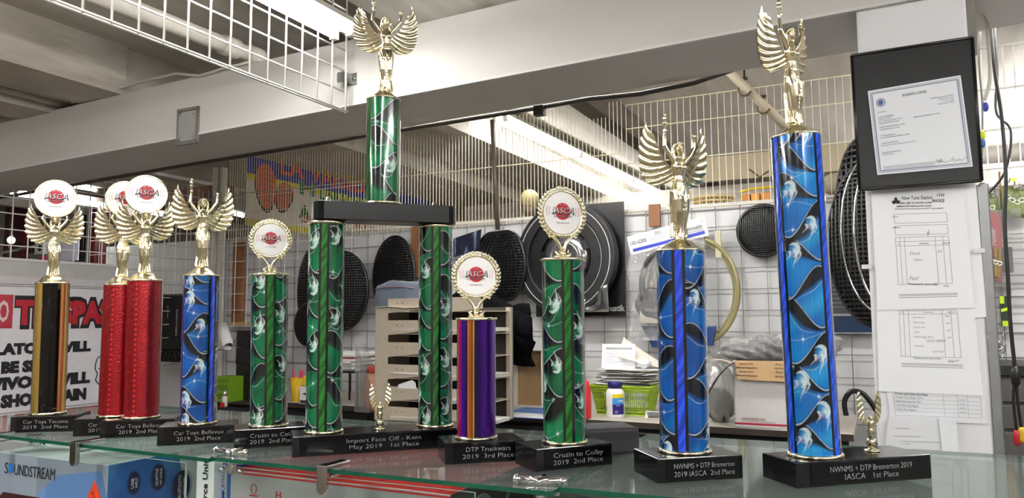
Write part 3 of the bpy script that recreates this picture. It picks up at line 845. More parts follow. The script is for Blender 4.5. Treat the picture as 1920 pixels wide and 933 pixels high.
TRO = {}
def base_block(t, x0, x1, y0, y1, lines, veins=False, depth_text=.001, textw=.8, th=.0077, chip=None):
    h = BT-GZ
    m = M().box(x0, x1, y0, y1, 0, h); b = m.build('base', marble, t, bevel=.0012)
    w = x1-x0; a = x0+w*.12 if w < .18 else x0+.004
    m = M().box(x0+(w*.10 if w < .3 else w*.05), x1-w*.02, y0-.0012, y0, .003, h-.003); pl = m.build('nameplate', plate_black, t)
    m = M(); xc = (x0+(w*.10)+x1-w*.02)/2
    kk = (x1-x0)*textw
    L0 = max(len(lines[0]), len(lines[1]))
    for i, ln in enumerate(lines):
        m.text(ln, xc, h*(.66 if i == 0 else .34), th, y0-.0014, w=kk*len(ln)/L0*.98, bold=-.016)
    m.build('engraved_text', engrave, pl)
    return b
def tilt(o, t, lean):
    o.rotation_euler[1] = lean
def trophy(key, px, py, pytop, pxtop, r, rz, box_, lines, kind, label, pal=None, seed=1, strips=(0,), orn='torch', orn_rz=0, spin=0, dr=None, group=None, textw=.8, fs=1.0, th=.0077):
    p = hitz(px, py, BT); p.z = GZ
    t = thing('trophy', label, 'trophy', p, rz, group)
    view = -math.atan2(p.x, p.y)-rz               # the local direction that faces the eye
    orn_rz = orn_rz+view
    hb = BT-GZ
    zt = at(pxtop, pytop, p.y).z-GZ
    xt = at(pxtop, pytop, p.y).x
    lean = (xt-p.x)/(zt-hb)                      # the column stands slightly out of plumb
    lx = lean                                    # in world x
    h = zt-hb
    base_block(t, *box_, lines, textw=textw, th=th)
    X = lx*math.cos(-rz); Y = lx*math.sin(-rz)   # lean in local frame
    axis = Vector((-Y, X, 0))
    q = Vector((0, 0, 1)).rotation_difference(Vector((X, Y, 1)).normalized())
    e = q.to_euler()
    def place(o, z): o.rotation_euler = (q @ Matrix.Rotation(0, 3, 'Z').to_quaternion()).to_euler() if False else e; o.location = (0, 0, hb) 
    if kind == 'swirl':
        T, Z, C = swirl(r, h, seed, [rad(a)+view for a in strips], pal); fm = foil
    elif kind == 'red':
        T, Z = simple_grid(r, h, 240, .001)
        C = np.zeros(T.shape+(3,)); C[:] = lin('#a80818')
        u = T*r/.0046; v = Z/.0046
        tw = .5+.5*np.cos(2*PI*(u*1.0))*1.0
        dia = np.abs(((u+v) % 1)-.5)+np.abs(((u-v) % 1)-.5)
        br = np.clip(1.1-dia*1.3, 0, 1)
        band = .5+.5*np.sign(np.sin(T*6+.6))
        C = C*(.35+1.1*br[..., None]*(.5+.5*band[..., None]))
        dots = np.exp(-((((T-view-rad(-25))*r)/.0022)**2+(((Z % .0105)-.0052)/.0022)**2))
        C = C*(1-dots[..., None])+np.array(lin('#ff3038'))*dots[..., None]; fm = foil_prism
    elif kind == 'black':
        T, Z = simple_grid(r, h)
        C = bands(T-view, Z, [(-180, '#0b0b0b'), (-72, '#0b0b0b'), (-71, '#c9a64a'), (-35, '#c9a95c'), (-34, '#080808'), (28, '#080808'), (29, '#c99a50'), (48, '#c23a2a'), (50, '#d8b868'), (72, '#b38a3c'), (73, '#0b0b0b'), (180, '#0b0b0b')])
        ve = np.abs(np.sin(T*3+Z*38+2*np.sin(Z*60+T*4)+np.sin(Z*150)))
        inn = (np.degrees(T-view) > -34)*(np.degrees(T-view) < 28)
        vv = (ve < .03)*inn*(np.sin(Z*31+1) > .35); C = C*(1-vv[..., None]*.35)+.35*vv[..., None]*.4; fm = foil_metal
    elif kind == 'purple':
        T, Z = simple_grid(r, h)
        C = bands(T-view, Z, [(-180, '#3a1180'), (-74, '#5a1a9a'), (-66, '#e01a60'), (-54, '#f02a60'), (-48, '#5a18a8'), (-43, '#4a18d8'), (-36, '#4a1490'), (-28, '#1c0f30'), (-26.5, '#1c0f30'), (-26, '#e8c070'), (-23.5, '#e8c070'), (-23, '#d86a18'), (-9, '#7a4a18'), (-8.5, '#e8c070'), (-6.5, '#e8c070'), (-6, '#1c0f30'), (4, '#2a0f5a'), (16, '#3f1288'), (30, '#5a1898'), (48, '#3f1280'), (62, '#56149a'), (180, '#3a1180')])
        C = C*(.9+.1*np.sin(Z*40))[..., None]; fm = foil_metal
    o = foil_column('column', r, h-.004, T, Z, C, fm, t, .001); place(o, 0)
    m = ring_m(r, .003); o = m.build('lower_ring', gold, t); place(o, 0); o.rotation_euler = (0, 0, 0)
    def up(z): return Vector((0, 0, hb))+q @ Vector((0, 0, z))
    if orn in ('torch', 'disc'):
        m = M(); fig_base(m, r, orn == 'disc'); cb = m.build('figure_mount', gold, t); cb.location = up(h-.002); cb.rotation_euler = e
        fg = link('figurine', ME_T if orn == 'torch' else ME_D, t, up(h-.002)+Vector((0, 0, 0)), orn_rz, (fs, fs, fs))
        fg.rotation_euler = (q @ Matrix.Rotation(orn_rz, 3, 'Z').to_quaternion()).to_euler()
        for w in ME_W: link('wing', w, fg)
        if orn == 'torch': link('torch', ME_TO, fg)
        else:
            R_ = dr or .0395
            cz = .155+R_*.93
            d = logo(fg, (0, -.001, cz), R_*.96/fs)
            m = M(); m.torus((0, 0, cz), R_/fs, R_/fs, .0018, 56, 8); m.build('disc_rim', gold, fg)
    elif orn == 'wreath':
        m = M(); m.lathe([(r*1.0, -.002), (r*1.08, -.001), (r*1.09, .0015), (r*1.05, .003), (.004, .0035)], 48); pl = m.build('top_plate', gold, t); pl.location = up(h-.002); pl.rotation_euler = e
        w = wreath(t); w.location = up(h); w.rotation_euler = (0, 0, orn_rz); w.scale = (fs, fs, fs)
    TRO[key] = t
    return t, up(h-.002), e, q
# wreath ornament with the disc, faces -y, stands on z=0
def wreath(parent):
    cz = .0735
    m = M(); m.torus((0, 0, cz), .0360, .0360, .0026, 64, 10); m.torus((0, .001, cz), .0338, .0338, .0016, 64, 8)
    # V shaped scroll stem
    for sd in (-1, 1):
        m.tube([(sd*.002, 0, .004), (sd*.0022, 0, .014), (sd*.006, 0, .024), (sd*.013, 0, .033), (sd*.021, 0, .0385), (sd*.0245, -.001, .036), (sd*.022, -.002, .0335)], [.0040, .0030, .0026, .0027, .0024, .0022, .0018], 10)
        m.tube([(sd*.004, -.002, .002), (sd*.010, -.003, .006), (sd*.0125, -.003, .0115), (sd*.009, -.003, .0135), (sd*.0075, -.003, .010)], [.0036, .0032, .0026, .0020, .0016], 8)
        m.ball((sd*.008, 0, .003), (.0065, .0055, .0038), 12)
    m.ball((0, -.002, .008), (.0050, .0042, .0062), 12); m.ball((0, 0, .002), (.010, .007, .003), 14)
    m.ball((0, -.002, .017), (.0030, .0028, .0040), 10)
    st = m.build('wreath_holder', gold, parent)
    m = M(); n = 17
    for sd in (-1, 1):
        for i in range(n):
            a = rad(-68+i*(158/(n-1)))
            for j, (rr, da) in enumerate(((.0400, .42), (.0385, -.25))):
                x, z = rr*math.cos(a)*sd, cz+rr*math.sin(a)
                L = (.0062, .0048)[j]
                ang = (a+PI/2-da)            # leaf points up along the ring
                dx, dz = math.cos(ang)*sd, math.sin(ang)
                c = Vector((x+dx*L*.35, -.0008-(.0012*j), z+dz*L*.35))
                Mx = Matrix(((dx, 0, -dz*1, c.x), (0, 1, 0, c.y), (dz, 0, dx, c.z), (0, 0, 0, 1)))
                m.ball((0, 0, 0), (L, .0019, .0023 if j == 0 else .0018), 8, T=Mx)
    m.build('laurel_leaves', gold_dull, st)
    logo(st, (0, -.0005, cz), .0335)
    return st
def mini(t, x, y, z, k=1.0, rz=0.):
    m = M(); m.lathe([(.0105, 0), (.0108, .001), (.0105, .002), (.0045, .0035), (.0040, .006)], 24)
    m.ball((0, 0, .0125), .0080, 20); m.lathe([(.0052, .0185), (.0042, .022), (.0060, .0270), (.0052, .031), (.0042, .034), (.0054, .0385), (.0048, .042), (.0022, .0445)], 16)
    m.ball((0, 0, .0463), .0030, 10); m.tube([(-.0025, 0, .0478), (0, 0, .0500), (.0025, 0, .0478)], .0008, 6)
    b = m.build('small_figure', gold, t, (x, y, z), rz); b.scale = (k, k, k)
    I = [(.003, 0, .041), (.007, 0, .044), (.0095, 0, .052), (.0100, 0, .062), (.0120, 0, .073), (.0150, 0, .084)]
    Oo = [(.003, 0, .036), (.010, 0, .037), (.0165, 0, .045), (.0195, 0, .058), (.0195, 0, .072), (.0160, 0, .085)]
    for sd in (-1, 1):
        def fn(fr):
            def f(u, v):
                p = bez(I, u).lerp(bez(Oo, u), v*(1-.08*abs(math.cos(PI*8*u))))
                return (sd*p.x, .002-.0011*abs(math.sin(PI*8*(u+.05*v)))+(0 if fr else .0018*(1-v*.5)), p.z)
            return f
        m = M(); m.sheet(fn(True), 56, 6); m.sheet(fn(False), 56, 6); m.build('small_wing', gold, b)
    return b

# ------------------------------------------------------------ the ten trophies
t, *_ = trophy('r1', 1528, 853, 257, 1492, .0365, rad(15), (-.062, .166, -.042, .040), ('NWNMS + DTP Bremerton 2019', 'IASCA   1st Place'), 'swirl',
    'tallest blue swirl column trophy, far right, with a small second figure on its base', CYAN, 3, (-56, 58, 180), 'torch', rad(58), th=.0083, textw=.62, fs=1.12)
mini(t, .103, .004, BT-GZ, 1.06, rad(-4))
trophy('r2', 1284, 845, 470, 1276, .0372, rad(13), (-.066, .070, -.047, .043), ('NWNMS + DTP Bremerton', '2019 IASCA  2nd Place'), 'swirl',
    'second tallest blue swirl column trophy under a torch-bearing figure, left of the tallest', BLUE, 11, (-6, 114, 234), 'torch', rad(36), textw=.72, fs=1.13)
trophy('g3', 1059, 828, 486, 1055, .0350, rad(24), (-.072, .066, -.040, .040), ('Cruzin to Colby', '2019  2nd Place'), 'swirl',
    'green swirl column trophy topped by a gold wreath disc, right of the purple column', GREEN, 21, (12, 132, 252), 'wreath', rad(28), textw=.66, fs=1.06)
trophy('pu', 893, 820, 596, 893, .0335, rad(14), (-.060, .074, -.040, .040), ('DTP Truckwars', '2019  3rd Place'), 'purple',
    'short purple foil column trophy with orange stripe and wreath disc', orn='wreath', orn_rz=rad(0), textw=.66, fs=.99)
trophy('gl', 504, 797, 514, 506, .0345, rad(20), (-.062, .066, -.040, .040), ('Cruzin to Colby', '2019  2nd Place'), 'swirl',
    'green swirl column trophy topped by a wreath disc, left of the twin-column trophy', GREEN, 33, (2, 122, 242), 'wreath', rad(0), textw=.66, fs=.93)
trophy('b3', 371, 793, 517, 378, .0337, rad(14), (-.066, .072, -.040, .040), ('Car Toys Bellevue', '2019  2nd Place'), 'swirl',
    'slim blue swirl column trophy at left with a torch-bearing winged figure', BLUE, 42, (40, 160, -80), 'torch', rad(2), textw=.66, fs=1.03)
trophy('rd2', 265, 782, 526, 271, .0345, rad(14), (-.068, .072, -.040, .040), ('Car Toys Bellevue', '2019  2nd Place'), 'red',
    'front red prismatic column trophy with a winged figure holding up a white disc', orn='disc', orn_rz=rad(2), textw=.66, dr=.0405, fs=.98)
trophy('rd1', 217, 779, 534, 228, .0345, rad(14), (-.070, .064, -.040, .040), ('Car Toys Tacoma', '2019  2nd Place'), 'red',
    'rear red prismatic column trophy partly hidden behind the front red one', orn='disc', orn_rz=rad(2), textw=.66, dr=.0385, fs=1.0)
trophy('bk', 90, 775, 531, 99, .0335, rad(8), (-.058, .074, -.038, .038), ('Car Toys Tacoma', '2019  2nd Place'), 'black',
    'leftmost trophy, black marble column with gold stripes under a winged figure with disc', orn='disc', orn_rz=rad(0), textw=.70, dr=.0415, fs=1.0)
# twin-column trophy
def twin():
    rz = rad(19)
    p = hitz(714, 803, BT); p.z = GZ
    t = thing('trophy', 'big green trophy, two columns carrying a black shelf and a third column with winged figure', 'trophy', p, rz)
    hb = BT-GZ; d = .1035; r = .0325; view = -math.atan2(p.x, p.y)-rz
    m = M().box(-.160, .160, -.043, .043, 0, hb); m.build('base', marble, t, bevel=.0012)
    m = M().box(-.148, .146, -.0442, -.043, .003, hb-.003); pl = m.build('nameplate', plate_black, t)
    m = M(); m.text('Import Face Off - Kent', .0, hb*.66, .0075, -.0446, w=.135, bold=-.016); m.text('May 2019   1st Place', .0, hb*.34, .0075, -.0446, w=.125, bold=-.016); m.build('engraved_text', engrave, pl)
    zt = at(722, 418, p.y).z-GZ; h = zt-hb
    for i, x in enumerate((-d, d)):
        T, Z, C = swirl(r, h-.004, 51+i*7, [view+rad(-3), view+rad(117), view+rad(-123)], GREEN)
        o = foil_column('column', r, h, T, Z, C, foil, t, hb+.002); o.location = (x, 0, 0)
        ring_m(r, hb+.003).build('lower_ring', gold, t, (x, 0, 0)); ring_m(r, zt-.004).build('upper_ring', gold, t, (x, 0, 0))
    zs = zt+.034
    out = []
    for cx, sg in ((.137-.02, 1), (-.137+.02, -1)):
        for i in range(7):
            a = rad(-90+30*i) if sg > 0 else rad(90+30*i)
            out.append((cx+.02*math.cos(a), .033*math.sin(a)))
    m = M().slab([(x+.005, y) for x, y in out], zt, zs); m.build('shelf', mat('shelf_black', '#060607', .25, spec=.25), t, bevel=.001)
    for x in (-d, d):
        m = M(); m.lathe([(.009, zs), (.009, zs+.002), (.006, zs+.004), (.0055, zs+.008), (.0045, zs+.010), (.001, zs+.0115)], 16); m.build('cap_nut', gold, t, (x*.98, 0, 0))
    z2 = at(722, 188, p.y).z-GZ; h2 = z2-zs
    T, Z, C = swirl(r, h2, 77, [view+rad(66), view+rad(-62), view+rad(180)], GREEN)
    foil_column('column', r, h2, T, Z, C, foil, t, zs+.001)
    ring_m(r, zs+.003).build('lower_ring', gold, t)
    m = M(); fig_base(m, r); m.build('figure_mount', gold, t, (0, 0, z2-.002))
    fg = link('figurine', ME_T, t, (.004, 0, z2-.002), view+rad(4), (1.09, 1.09, 1.09))
    for w in ME_W: link('wing', w, fg)
    link('torch', ME_TO, fg)
    mini(t, -.003, -.008, hb, 1.0, view)
twin()

# dark rounded box behind the green trophy, thick glass tumbler-like clip block behind it
p = hitz(1150, 852, GZ)
m = M().box(-.055, .050, 0, .08, 0, .045); tag(m.build('box', charcoal, loc=(p.x, p.y+.0, GZ), rz=rad(12), bevel=.006, seg=3), 'small dark grey box with rounded corners on the glass between green and blue trophies', 'box')
# ------------------------------------------------------------ goods inside the showcase
def gbox(px, py, z, L, Dp, H, rz, front, side, top, name, label, cat='box', group=None):
    """box whose front-right top corner is seen at px,py; front face runs left, right side runs back"""
    p = hitz(px, py, z); t = thing(name, label, cat, (p.x, p.y, z-H), rz, group)
    m = M().box(-L, 0, 0, Dp, 0, H)
    m.mi = [0, 1, 2, 2, 2, 2]
    # faces order: bottom, top, front, back, left, right
    m.mi = [2, 1, 0, 0, 0, 3]
    o = m.build('carton', [front, top, front, side], t, bevel=.0015)
    return t, o
sblue = streaky('carton_silver_blue', '#7f8a98', '#98a3ad', (1, 1, 1), 3, .3, 0, .4, .7)
sky = streaky('carton_blue', '#2d66b4', '#5b9bd8', (1, 1, 1), 7, .3, 0, .42, .6)
wtop = mat('carton_top', '#c8cdd2', .4)
z = GZ-.045
t, o = gbox(203, 872, z, .37, .30, .32, rad(-26), sblue, sky, wtop, 'product_box', 'silver and blue product carton with orange price tag under the left glass')
m = M()
m.text('S', -.328, -.030, .024, -.001, w=.012); m.text('UNDSTREAM', -.300, -.031, .024, -.001, w=.138, align='L', shear=.0); m.T = None
o2 = m.build('lettering', ink, o, (0, 0, .32))
m = M(); m.disc((-.312, -.001, .32-.030), .0095, .011, .0006, 20); m.build('round_emblem', mat('emblem_blue', '#2a7fd0', .4), o)
m = M(); m.prism([(-.155, .32-.032), (-.02, .32-.012), (-.001, .32-.06), (-.001, .32-.2), (-.06, .32-.2), (-.215, .32-.075)], -.0006, 0); m.build('blue_panel', mat('panel_blue', '#5f83b8', .3), o)
m = M(); m.prism([(-.335, .32-.082), (-.06, .32-.082), (-.045, .32-.09), (-.045, .32-.25), (-.345, .32-.25), (-.345, .32-.09)], -.0012, 0); m.build('window_panel', mat('panel_maroon', '#3a1a20', .25, var=.2), o)
m = M(); m.prism([(-.30, .32-.108), (-.10, .32-.108), (-.10, .32-.24), (-.30, .32-.24)], -.0018, -.001); m.build('device_picture', mat('panel_grey', '#8c8788', .4, var=.2), o)
m = M(); c = (-.036, .32-.063); m.prism([(c[0], c[1]-.031), (c[0]+.019, c[1]), (c[0], c[1]+.031), (c[0]-.019, c[1])], -.0022, -.001); pt = m.build('price_tag', mat('tag_orange', '#f04a1c', .5), o)
m = M(); m.text('$300', c[0], c[1], .0095, -.0024, w=.022, rot=-1.1); m.build('price', mat('price_ink', '#7a1c10', .5), pt)
# blue side: local frame of the side face: x runs back
SR = TR(0, 0, 0) @ RZ(PI/2)
def ov(x, z, a, b, lines):
    m = M(); m.disc((x, -.0006, z), a, b, .0006, 32, SR); m.torus((x, -.001, z), a*1.18, b*1.1, .0004, 32, 4, SR)
    d = m.build('badge', mat('badge_dark', '#20204a', .3), o)
    m = M()
    for s_, xx, h_, w_ in lines: m.text(s_, x+xx, z, h_, -.0016, w=w_, rot=PI/2, bold=.01, T=SR)
    m.build('badge_lettering', white, d)
ov(.058, .32-.045, .013, .022, (('USB', -.004, .0065, .020), ('INPUT', .005, .005, .020)))
ov(.116, .32-.044, .016, .026, (('ADAPTIVE', -.005, .0065, .036), ('FAST CHARGE', .005, .0045, .034)))
ov(.175, .32-.075, .022, .034, (('BLUETOOTH', -.006, .0075, .048), ('HANDS FREE', .006, .005, .036)))
m = M(); m.prism([(.02, .32-.10), (.20, .32-.115), (.20, .02), (.02, .02)], -.0006, 0, SR); m.build('dark_panel', mat('panel_dark', '#1b1c22', .3), o)
m = M(); m.prism([(.165, .319), (.30, .319), (.30, .0), (.235, .0)], -.0003, 0, SR); m.build('white_panel', mat('panel_white', '#c9d0d8', .35), o)
m = M(); m.text('10040', -.13, .16, .02, 0, w=.09, T=TR(0, 0, .3203) @ RX(-PI/2))
# tall white carton with vertical lettering
p = hitz(370, 866, GZ-.02)
t = thing('product_box', 'tall white carton with vertical black lettering beside the silver and blue one', 'box', (p.x, p.y+.05, GZ-.36), rad(-26))
m = M().box(-.030, .016, 0, .05, 0, .34); o = m.build('carton', mat('carton_white', '#dfe3e4', .4), t, bevel=.001)
m = M(); m.text('Ai Source Unit', -.006, .27, .013, -.001, w=.13, rot=PI/2, bold=.02); m.build('lettering', ink, o)
p = hitz(399, 866, GZ-.02)
t = thing('product_box', 'narrow blue carton with white lightning mark behind the clip between two panes', 'box', (p.x, p.y+.06, GZ-.36), rad(-26))
m = M().box(-.012, .030, 0, .05, 0, .335); o = m.build('carton', blue, t, bevel=.001)
m = M(); m.text('Adaptive', -.002, .30, .008, -.001, w=.05, rot=PI/2); m.text('Fast Charge', .018, .245, .005, -.001, w=.045, rot=PI/2)
m.prism([(-.004, .228), (.004, .240), (.0035, .232), (.011, .236), (.003, .219), (.003, .228)], -.0016, -.0006); m.build('lettering', white, o)
# long grey carton with the red lid
z = GZ-.04
gm = streaky('carton_silver', '#8f8f90', '#b5b6b8', (.3, 1, 1), 6, .3, 0, .3, .8)
redtop = mat('carton_red_top', '#c02428', .3, var=.04)
t, o = gbox(845, 927, z, .48, .34, .34, rad(-26.5), gm, mat('carton_side_dark', '#3b3b3c', .35), redtop, 'product_box', 'long grey carton with a bright red top under the middle glass')
m = M(); m.box(-.48, 0, -.0006, 0, .334, .337); m.build('red_edge', redtop, o)
m = M(); m.box(-.37, -.24, .05, .10, .3402, .3408); m.build('ribbed_mark', mat('mark_black', '#1a1415', .5), o)
m = M(); m.text('H', -.36, .305, .015, -.001); m.torus((-.42, -.001, .31), .006, .009, .0006, 16, 4); m.box(-.43, -.41, -.0015, -.0005, .297, .299); m.build('red_marks', red, o)
m = M(); m.torus((.10, -.001, .27), .045, .045, .007, 32, 6, SR, flat=.1); m.torus((.25, -.001, .25), .07, .07, .007, 32, 6, SR, flat=.1); m.build('ring_pattern', mat('ring_grey', '#6a6a6c', .4), o)
# grey carton under the right glass
t, o = gbox(1180, 990, GZ-.12, .14, .25, .3, rad(-20), mat('carton_dark', '#2a2c2d', .4), gm, mat('carton_dark_top', '#343838', .4), 'product_box', 'dark carton deep inside the right showcase')
# shelves and dark back inside the showcase
cm = mat('case_back', '#7d8380', .5); 
def case_back(P0, P1, t):
    d = (P1-P0).normalized(); n = Vector((-d.y, d.x)); p = P0+n*(DEP-.02); a = math.atan2(d.y, d.x); L = (P1-P0).length
    lo = (p.x-t.location.x, p.y-t.location.y, 0)
    M().box(0, L, -.008, .008, 0, GZ-.008).build('back_panel', cm, t, lo, a)
    M().box(0, L, -DEP+.06, -.008, .0, .10).build('plinth', mat('case_plinth', '#3a3a38', .5), t, lo, a)
    M().box(.005, L-.005, -DEP+.08, -.008, GZ-.40, GZ-.393).build('inner_shelf', mat('case_shelf', '#8f9894', .3), t, lo, a)
case_back(A0, A1, CASE_A)
case_back(B0+dB*.01, B1, CASE_B)
case_back(C0+dC*.02, C2, CASE_C)

# ------------------------------------------------------------ desk
DZ = .755
DW0 = 3.20; DW1 = WALL-.03
d0 = hw(395, 770, DW0)[0]; d1 = hw(1600, 800, DW0)[0]
t = thing('desk', 'long worktop desk against the white wall with black front', 'desk', B(d0, DW0, 0), TH)
L = d1-d0
M().box(0, L, 0, DW1-DW0, DZ-.03, DZ).build('worktop', mat('worktop_laminate', '#bdb5a8', .35, var=.03), t, bevel=.003)
M().box(0, L, -.004, 0, DZ-.030, DZ-.004).build('edge_strip', mat('edge_dark', '#37302c', .3), t)
M().box(.02, L-.02, .03, .05, 0, DZ-.03).build('front_panel', black_matte, t)
for i in range(6):
    x = .3+i*(L-.6)/5
    h = M().box(x-.25, x+.25, .012, .03, DZ-.20, DZ-.05).build('drawer', mat('drawer_black', '#121214', .35), t, bevel=.003)
    M().box(x-.012, x+.012, .002, .012, DZ-.075, DZ-.068).build('drawer_pull', wire_grey, h)
def on_desk(px, py, z=DZ): return hitz(px, py, z)
def dthing(name, label, cat, px, py, rz=TH, z=DZ, group=None):
    p = on_desk(px, py, z); return thing(name, label, cat, p, rz, group)
def dscale(px, py): return (on_desk(px, py).y)/F     # metres per pixel there

# letter sorter of beige metal
t = dthing('paper_sorter', 'beige metal letter sorter with six slots on the desk behind the twin columns', 'paper sorter', 702, 786)
Wd = .56; H = .50
m = M().box(0, .070, 0, .004, 0, H); m.box(0, .003, 0, .28, 0, H); 
for z in (.03, .12, .22, .31, .41): 
    for x in (.012, .058): m.ball((x, -.001, z+.05), .003, 6)
m.build('left_upright', beige, t)
M().box(Wd-.02, Wd, .25, .28, 0, H).build('right_upright', beige, t)
M().box(0, Wd, .27, .275, 0, H).build('back_plate', mat('sorter_inside', '#3c3834', .7), t)
for i in range(6):
    z = i*.098-.01 if i else 0
    m = M().box(.003, Wd-.004, .004, .27, z, z+.003)
    for x0, x1 in ((.070, .245), (.38, .555)):
        zz = max(z, 0)
        m.prism([(x0, zz-.004 if i else 0), (x1, zz+.012), (x1, zz+.045), (x1-.02, zz+.062), (x0, zz+.062)], -.001, .003)
    sh = m.build('shelf', beige, t)
    m = M()
    for x in (.12, .15): m.ball((x, -.002, max(z, 0)+.04), .0035, 6)
    m.box(.08, .095, -.0015, -.0005, max(z, 0)+.018, max(z, 0)+.020); m.build('rivets', mat('rivet', '#8d8377', .4, .5), sh)
pm_ = [mat('pp1', '#d8d4ca', .8), mat('pp2', '#c7c2ba', .8), mat('pp3', '#e4e2de', .8)]
sorter = t
# papers lying in the sorter slots
for i in range(5):
    for j, x in enumerate((.07, .26, .42)):
        if j == 1 or (i+j) % 2 == 0:
            zz = (i*.098 if i else .003)
            p = sorter.matrix_basis @ Vector((x+.02, -.008, zz+.003+.0))
            q = M(); 
            for kz in range(4): q.box(.004*R.random(), .15+.004*R.random(), .01*R.random(), .19, kz*.004, kz*.004+.003)
            tag(q.build('paper_stack', pm_[(i+j) % 3], loc=p, rz=TH), 'stack of papers lying in a slot of the beige letter sorter', 'paper stack', 'papers in the letter sorter')
p = sorter.matrix_basis @ Vector((.13, -.004, .098*1+.064))
m = M().prism([(0, -.018), (.095, -.018), (.09, .010), (.072, .020), (.0, -.002)], 0, .003)
tag(m.build('envelope', paper, loc=p, rz=TH), 'white envelope corner standing up in the lower slot of the letter sorter', 'envelope')
# grey-blue pouch on top
def cushion(nx, ny, nz, e=.35, lump=.0, seed=0):
    """soft closed lump, superellipsoid"""
    rr = random.Random(seed); ph = [rr.random()*6 for _ in range(6)]
    def sp(v, p): return math.copysign(abs(v)**p, v)
    def f(u, v):
        a = -PI+2*PI*u; b = -PI/2+PI*v
        x = sp(math.cos(b), e)*sp(math.cos(a), e); y = sp(math.cos(b), e)*sp(math.sin(a), e); z = sp(math.sin(b), e)
        k = 1+lump*(math.sin(x*5+ph[0]+z*3)+math.sin(y*7+ph[1]+x*4)+.6*math.sin(z*9+ph[2]+x*6))
        return (nx*x*k, ny*y*k, nz*z*k)
    return f
sm = .0026
s_, z_ = hw(742, 552, 3.30)
t = thing('pouch', 'grey blue padded cloth pouch lying on top of the beige letter sorter', 'pouch', B(s_-.005, 3.36, z_-.015), TH)
m = M().sheet(cushion(.135, .08, .088, .45, .03, 2), 40, 24); m.build('body', mat('cloth_blue_grey', '#565f70', .85, bump=.2, scale=200, sheen=.3), t)
m = M(); m.tube([(-.125, -.074, .045), (-.04, -.083, .058), (.06, -.082, .055), (.128, -.07, .045)], .003, 6); m.build('seam', mat('seam_pink', '#8c6a78', .8), t)
# sheet of paper on the sorter under the pouch
m = M().sheet(lambda u, v: (u*.24, v*.2, .004*math.sin(u*6)), 12, 2, th=.002); p = sorter.matrix_basis @ Vector((.01, -.02, H+.004)); tag(m.build('paper', paper2, loc=p, rz=TH), 'white sheet between the pouch and the beige letter sorter', 'paper')

# black jacket heaped to the right on the sorter
def cloth_heap(name, label, cat, pts_top, thick, m_, loc, rz, floorz):
    pass
s_, z_ = hw(925, 590, 3.28)
def jf(u, v):
    x = -.20+.42*u; 
    top = .11*math.exp(-((u-.30)/.30)**2)+.03*math.sin(u*9)*.5
    bot = -.085-.16*smooth_s(.55, .95, u)+.03*math.sin(u*7)
    z = top+(bot-top)*v
    y = -.05*math.sin(PI*v)-.022*math.sin(u*14+v*3)-.015*math.sin(u*5-v*8)-.02*v-.008*math.sin(u*37+v*9)-.007*math.sin(v*24-u*13)
    return (x+.02*math.sin(v*5)+.03*v*u, y, z)
def smooth_s(a, b, x): t = max(0, min(1, (x-a)/(b-a))); return t*t*(3-2*t)
m = M().sheet(jf, 60, 40, th=.05)
tag(m.build('jacket', mat('cloth_black', '#060507', .95, bump=.2, scale=150, spec=.1), loc=B(s_, 3.25, z_), rz=TH), 'black jacket draped over the right end of the letter sorter', 'jacket')
# acrylic brochure holder
t = dthing('brochure_holder', 'clear acrylic brochure holder standing left of the beige letter sorter', 'brochure holder', 664, 772)
m = M(); m.prism([(0, 0), (.09, 0), (.09, .15), (0, .34)], 0, .003); m.prism([(0, 0), (.09, 0), (.09, .15), (0, .34)], .07, .073)
for x in (0, .03, .06, .087): m.box(x, x+.003, .003, .07, 0, .34-.19*x/.09-.01)
m.build('holder', acrylic, t)
# folded peach envelope
t = dthing('round_mailer', 'peach coloured round padded mailer behind the acrylic holder', 'mailer', 676, 778)
t.location = t.location+N*.12
m = M().sheet(cushion(.075, .03, .095, .7, .02, 3), 24, 14, T=TR(0, 0, .10)); m.build('mailer', mat('peach', '#c79b80', .8), t)
m = M().sheet(cushion(.06, .03, .02, .7, .02, 3), 20, 10, T=TR(.01, 0, .205)); m.build('red_flap', mat('flap_red', '#a8413a', .8), t)
# yellow cup, marker pens
t = dthing('cup', 'yellow plastic cup of pens behind the left green column', 'cup', 558, 752)
m = M().lathe([(.028, 0), (.042, .13), (.040, .13), (.026, .004), (.0, .004)], 24, cap=False); m.build('cup', mat('cup_yellow', '#c9a51c', .4), t)
m = M()
for i, (x, y, c) in enumerate(((-.02, 0, 0), (.012, .01, 0), (.02, -.01, 0), (-.005, .015, 0))):
    m.rod((x*.3, y*.3, .02), (x*1.8, y*1.8, .17), .006, 8)
m.build('pens', mat('pens_pink', '#c43a58', .5), t)
m = M().box(.0, .05, -.005, .0, .10, .15, RY(.3)); m.build('yellow_tag', mat('tag_yellow', '#d6c31f', .5), t)
t = dthing('small_box', 'small white box with black cross mark beside the yellow cup', 'box', 572, 756)
m = M().box(-.02, .05, -.02, .03, 0, .09); o = m.build('carton', mat('sb_white', '#d9d9dc', .5), t, rz=.1)
m = M(); m.box(.0, .03, -.022, -.0205, .05, .056); m.box(.012, .018, -.022, -.0205, .046, .060); m.box(-.016, .046, -.022, -.0205, .004, .02); m.build('mark', ink, o)
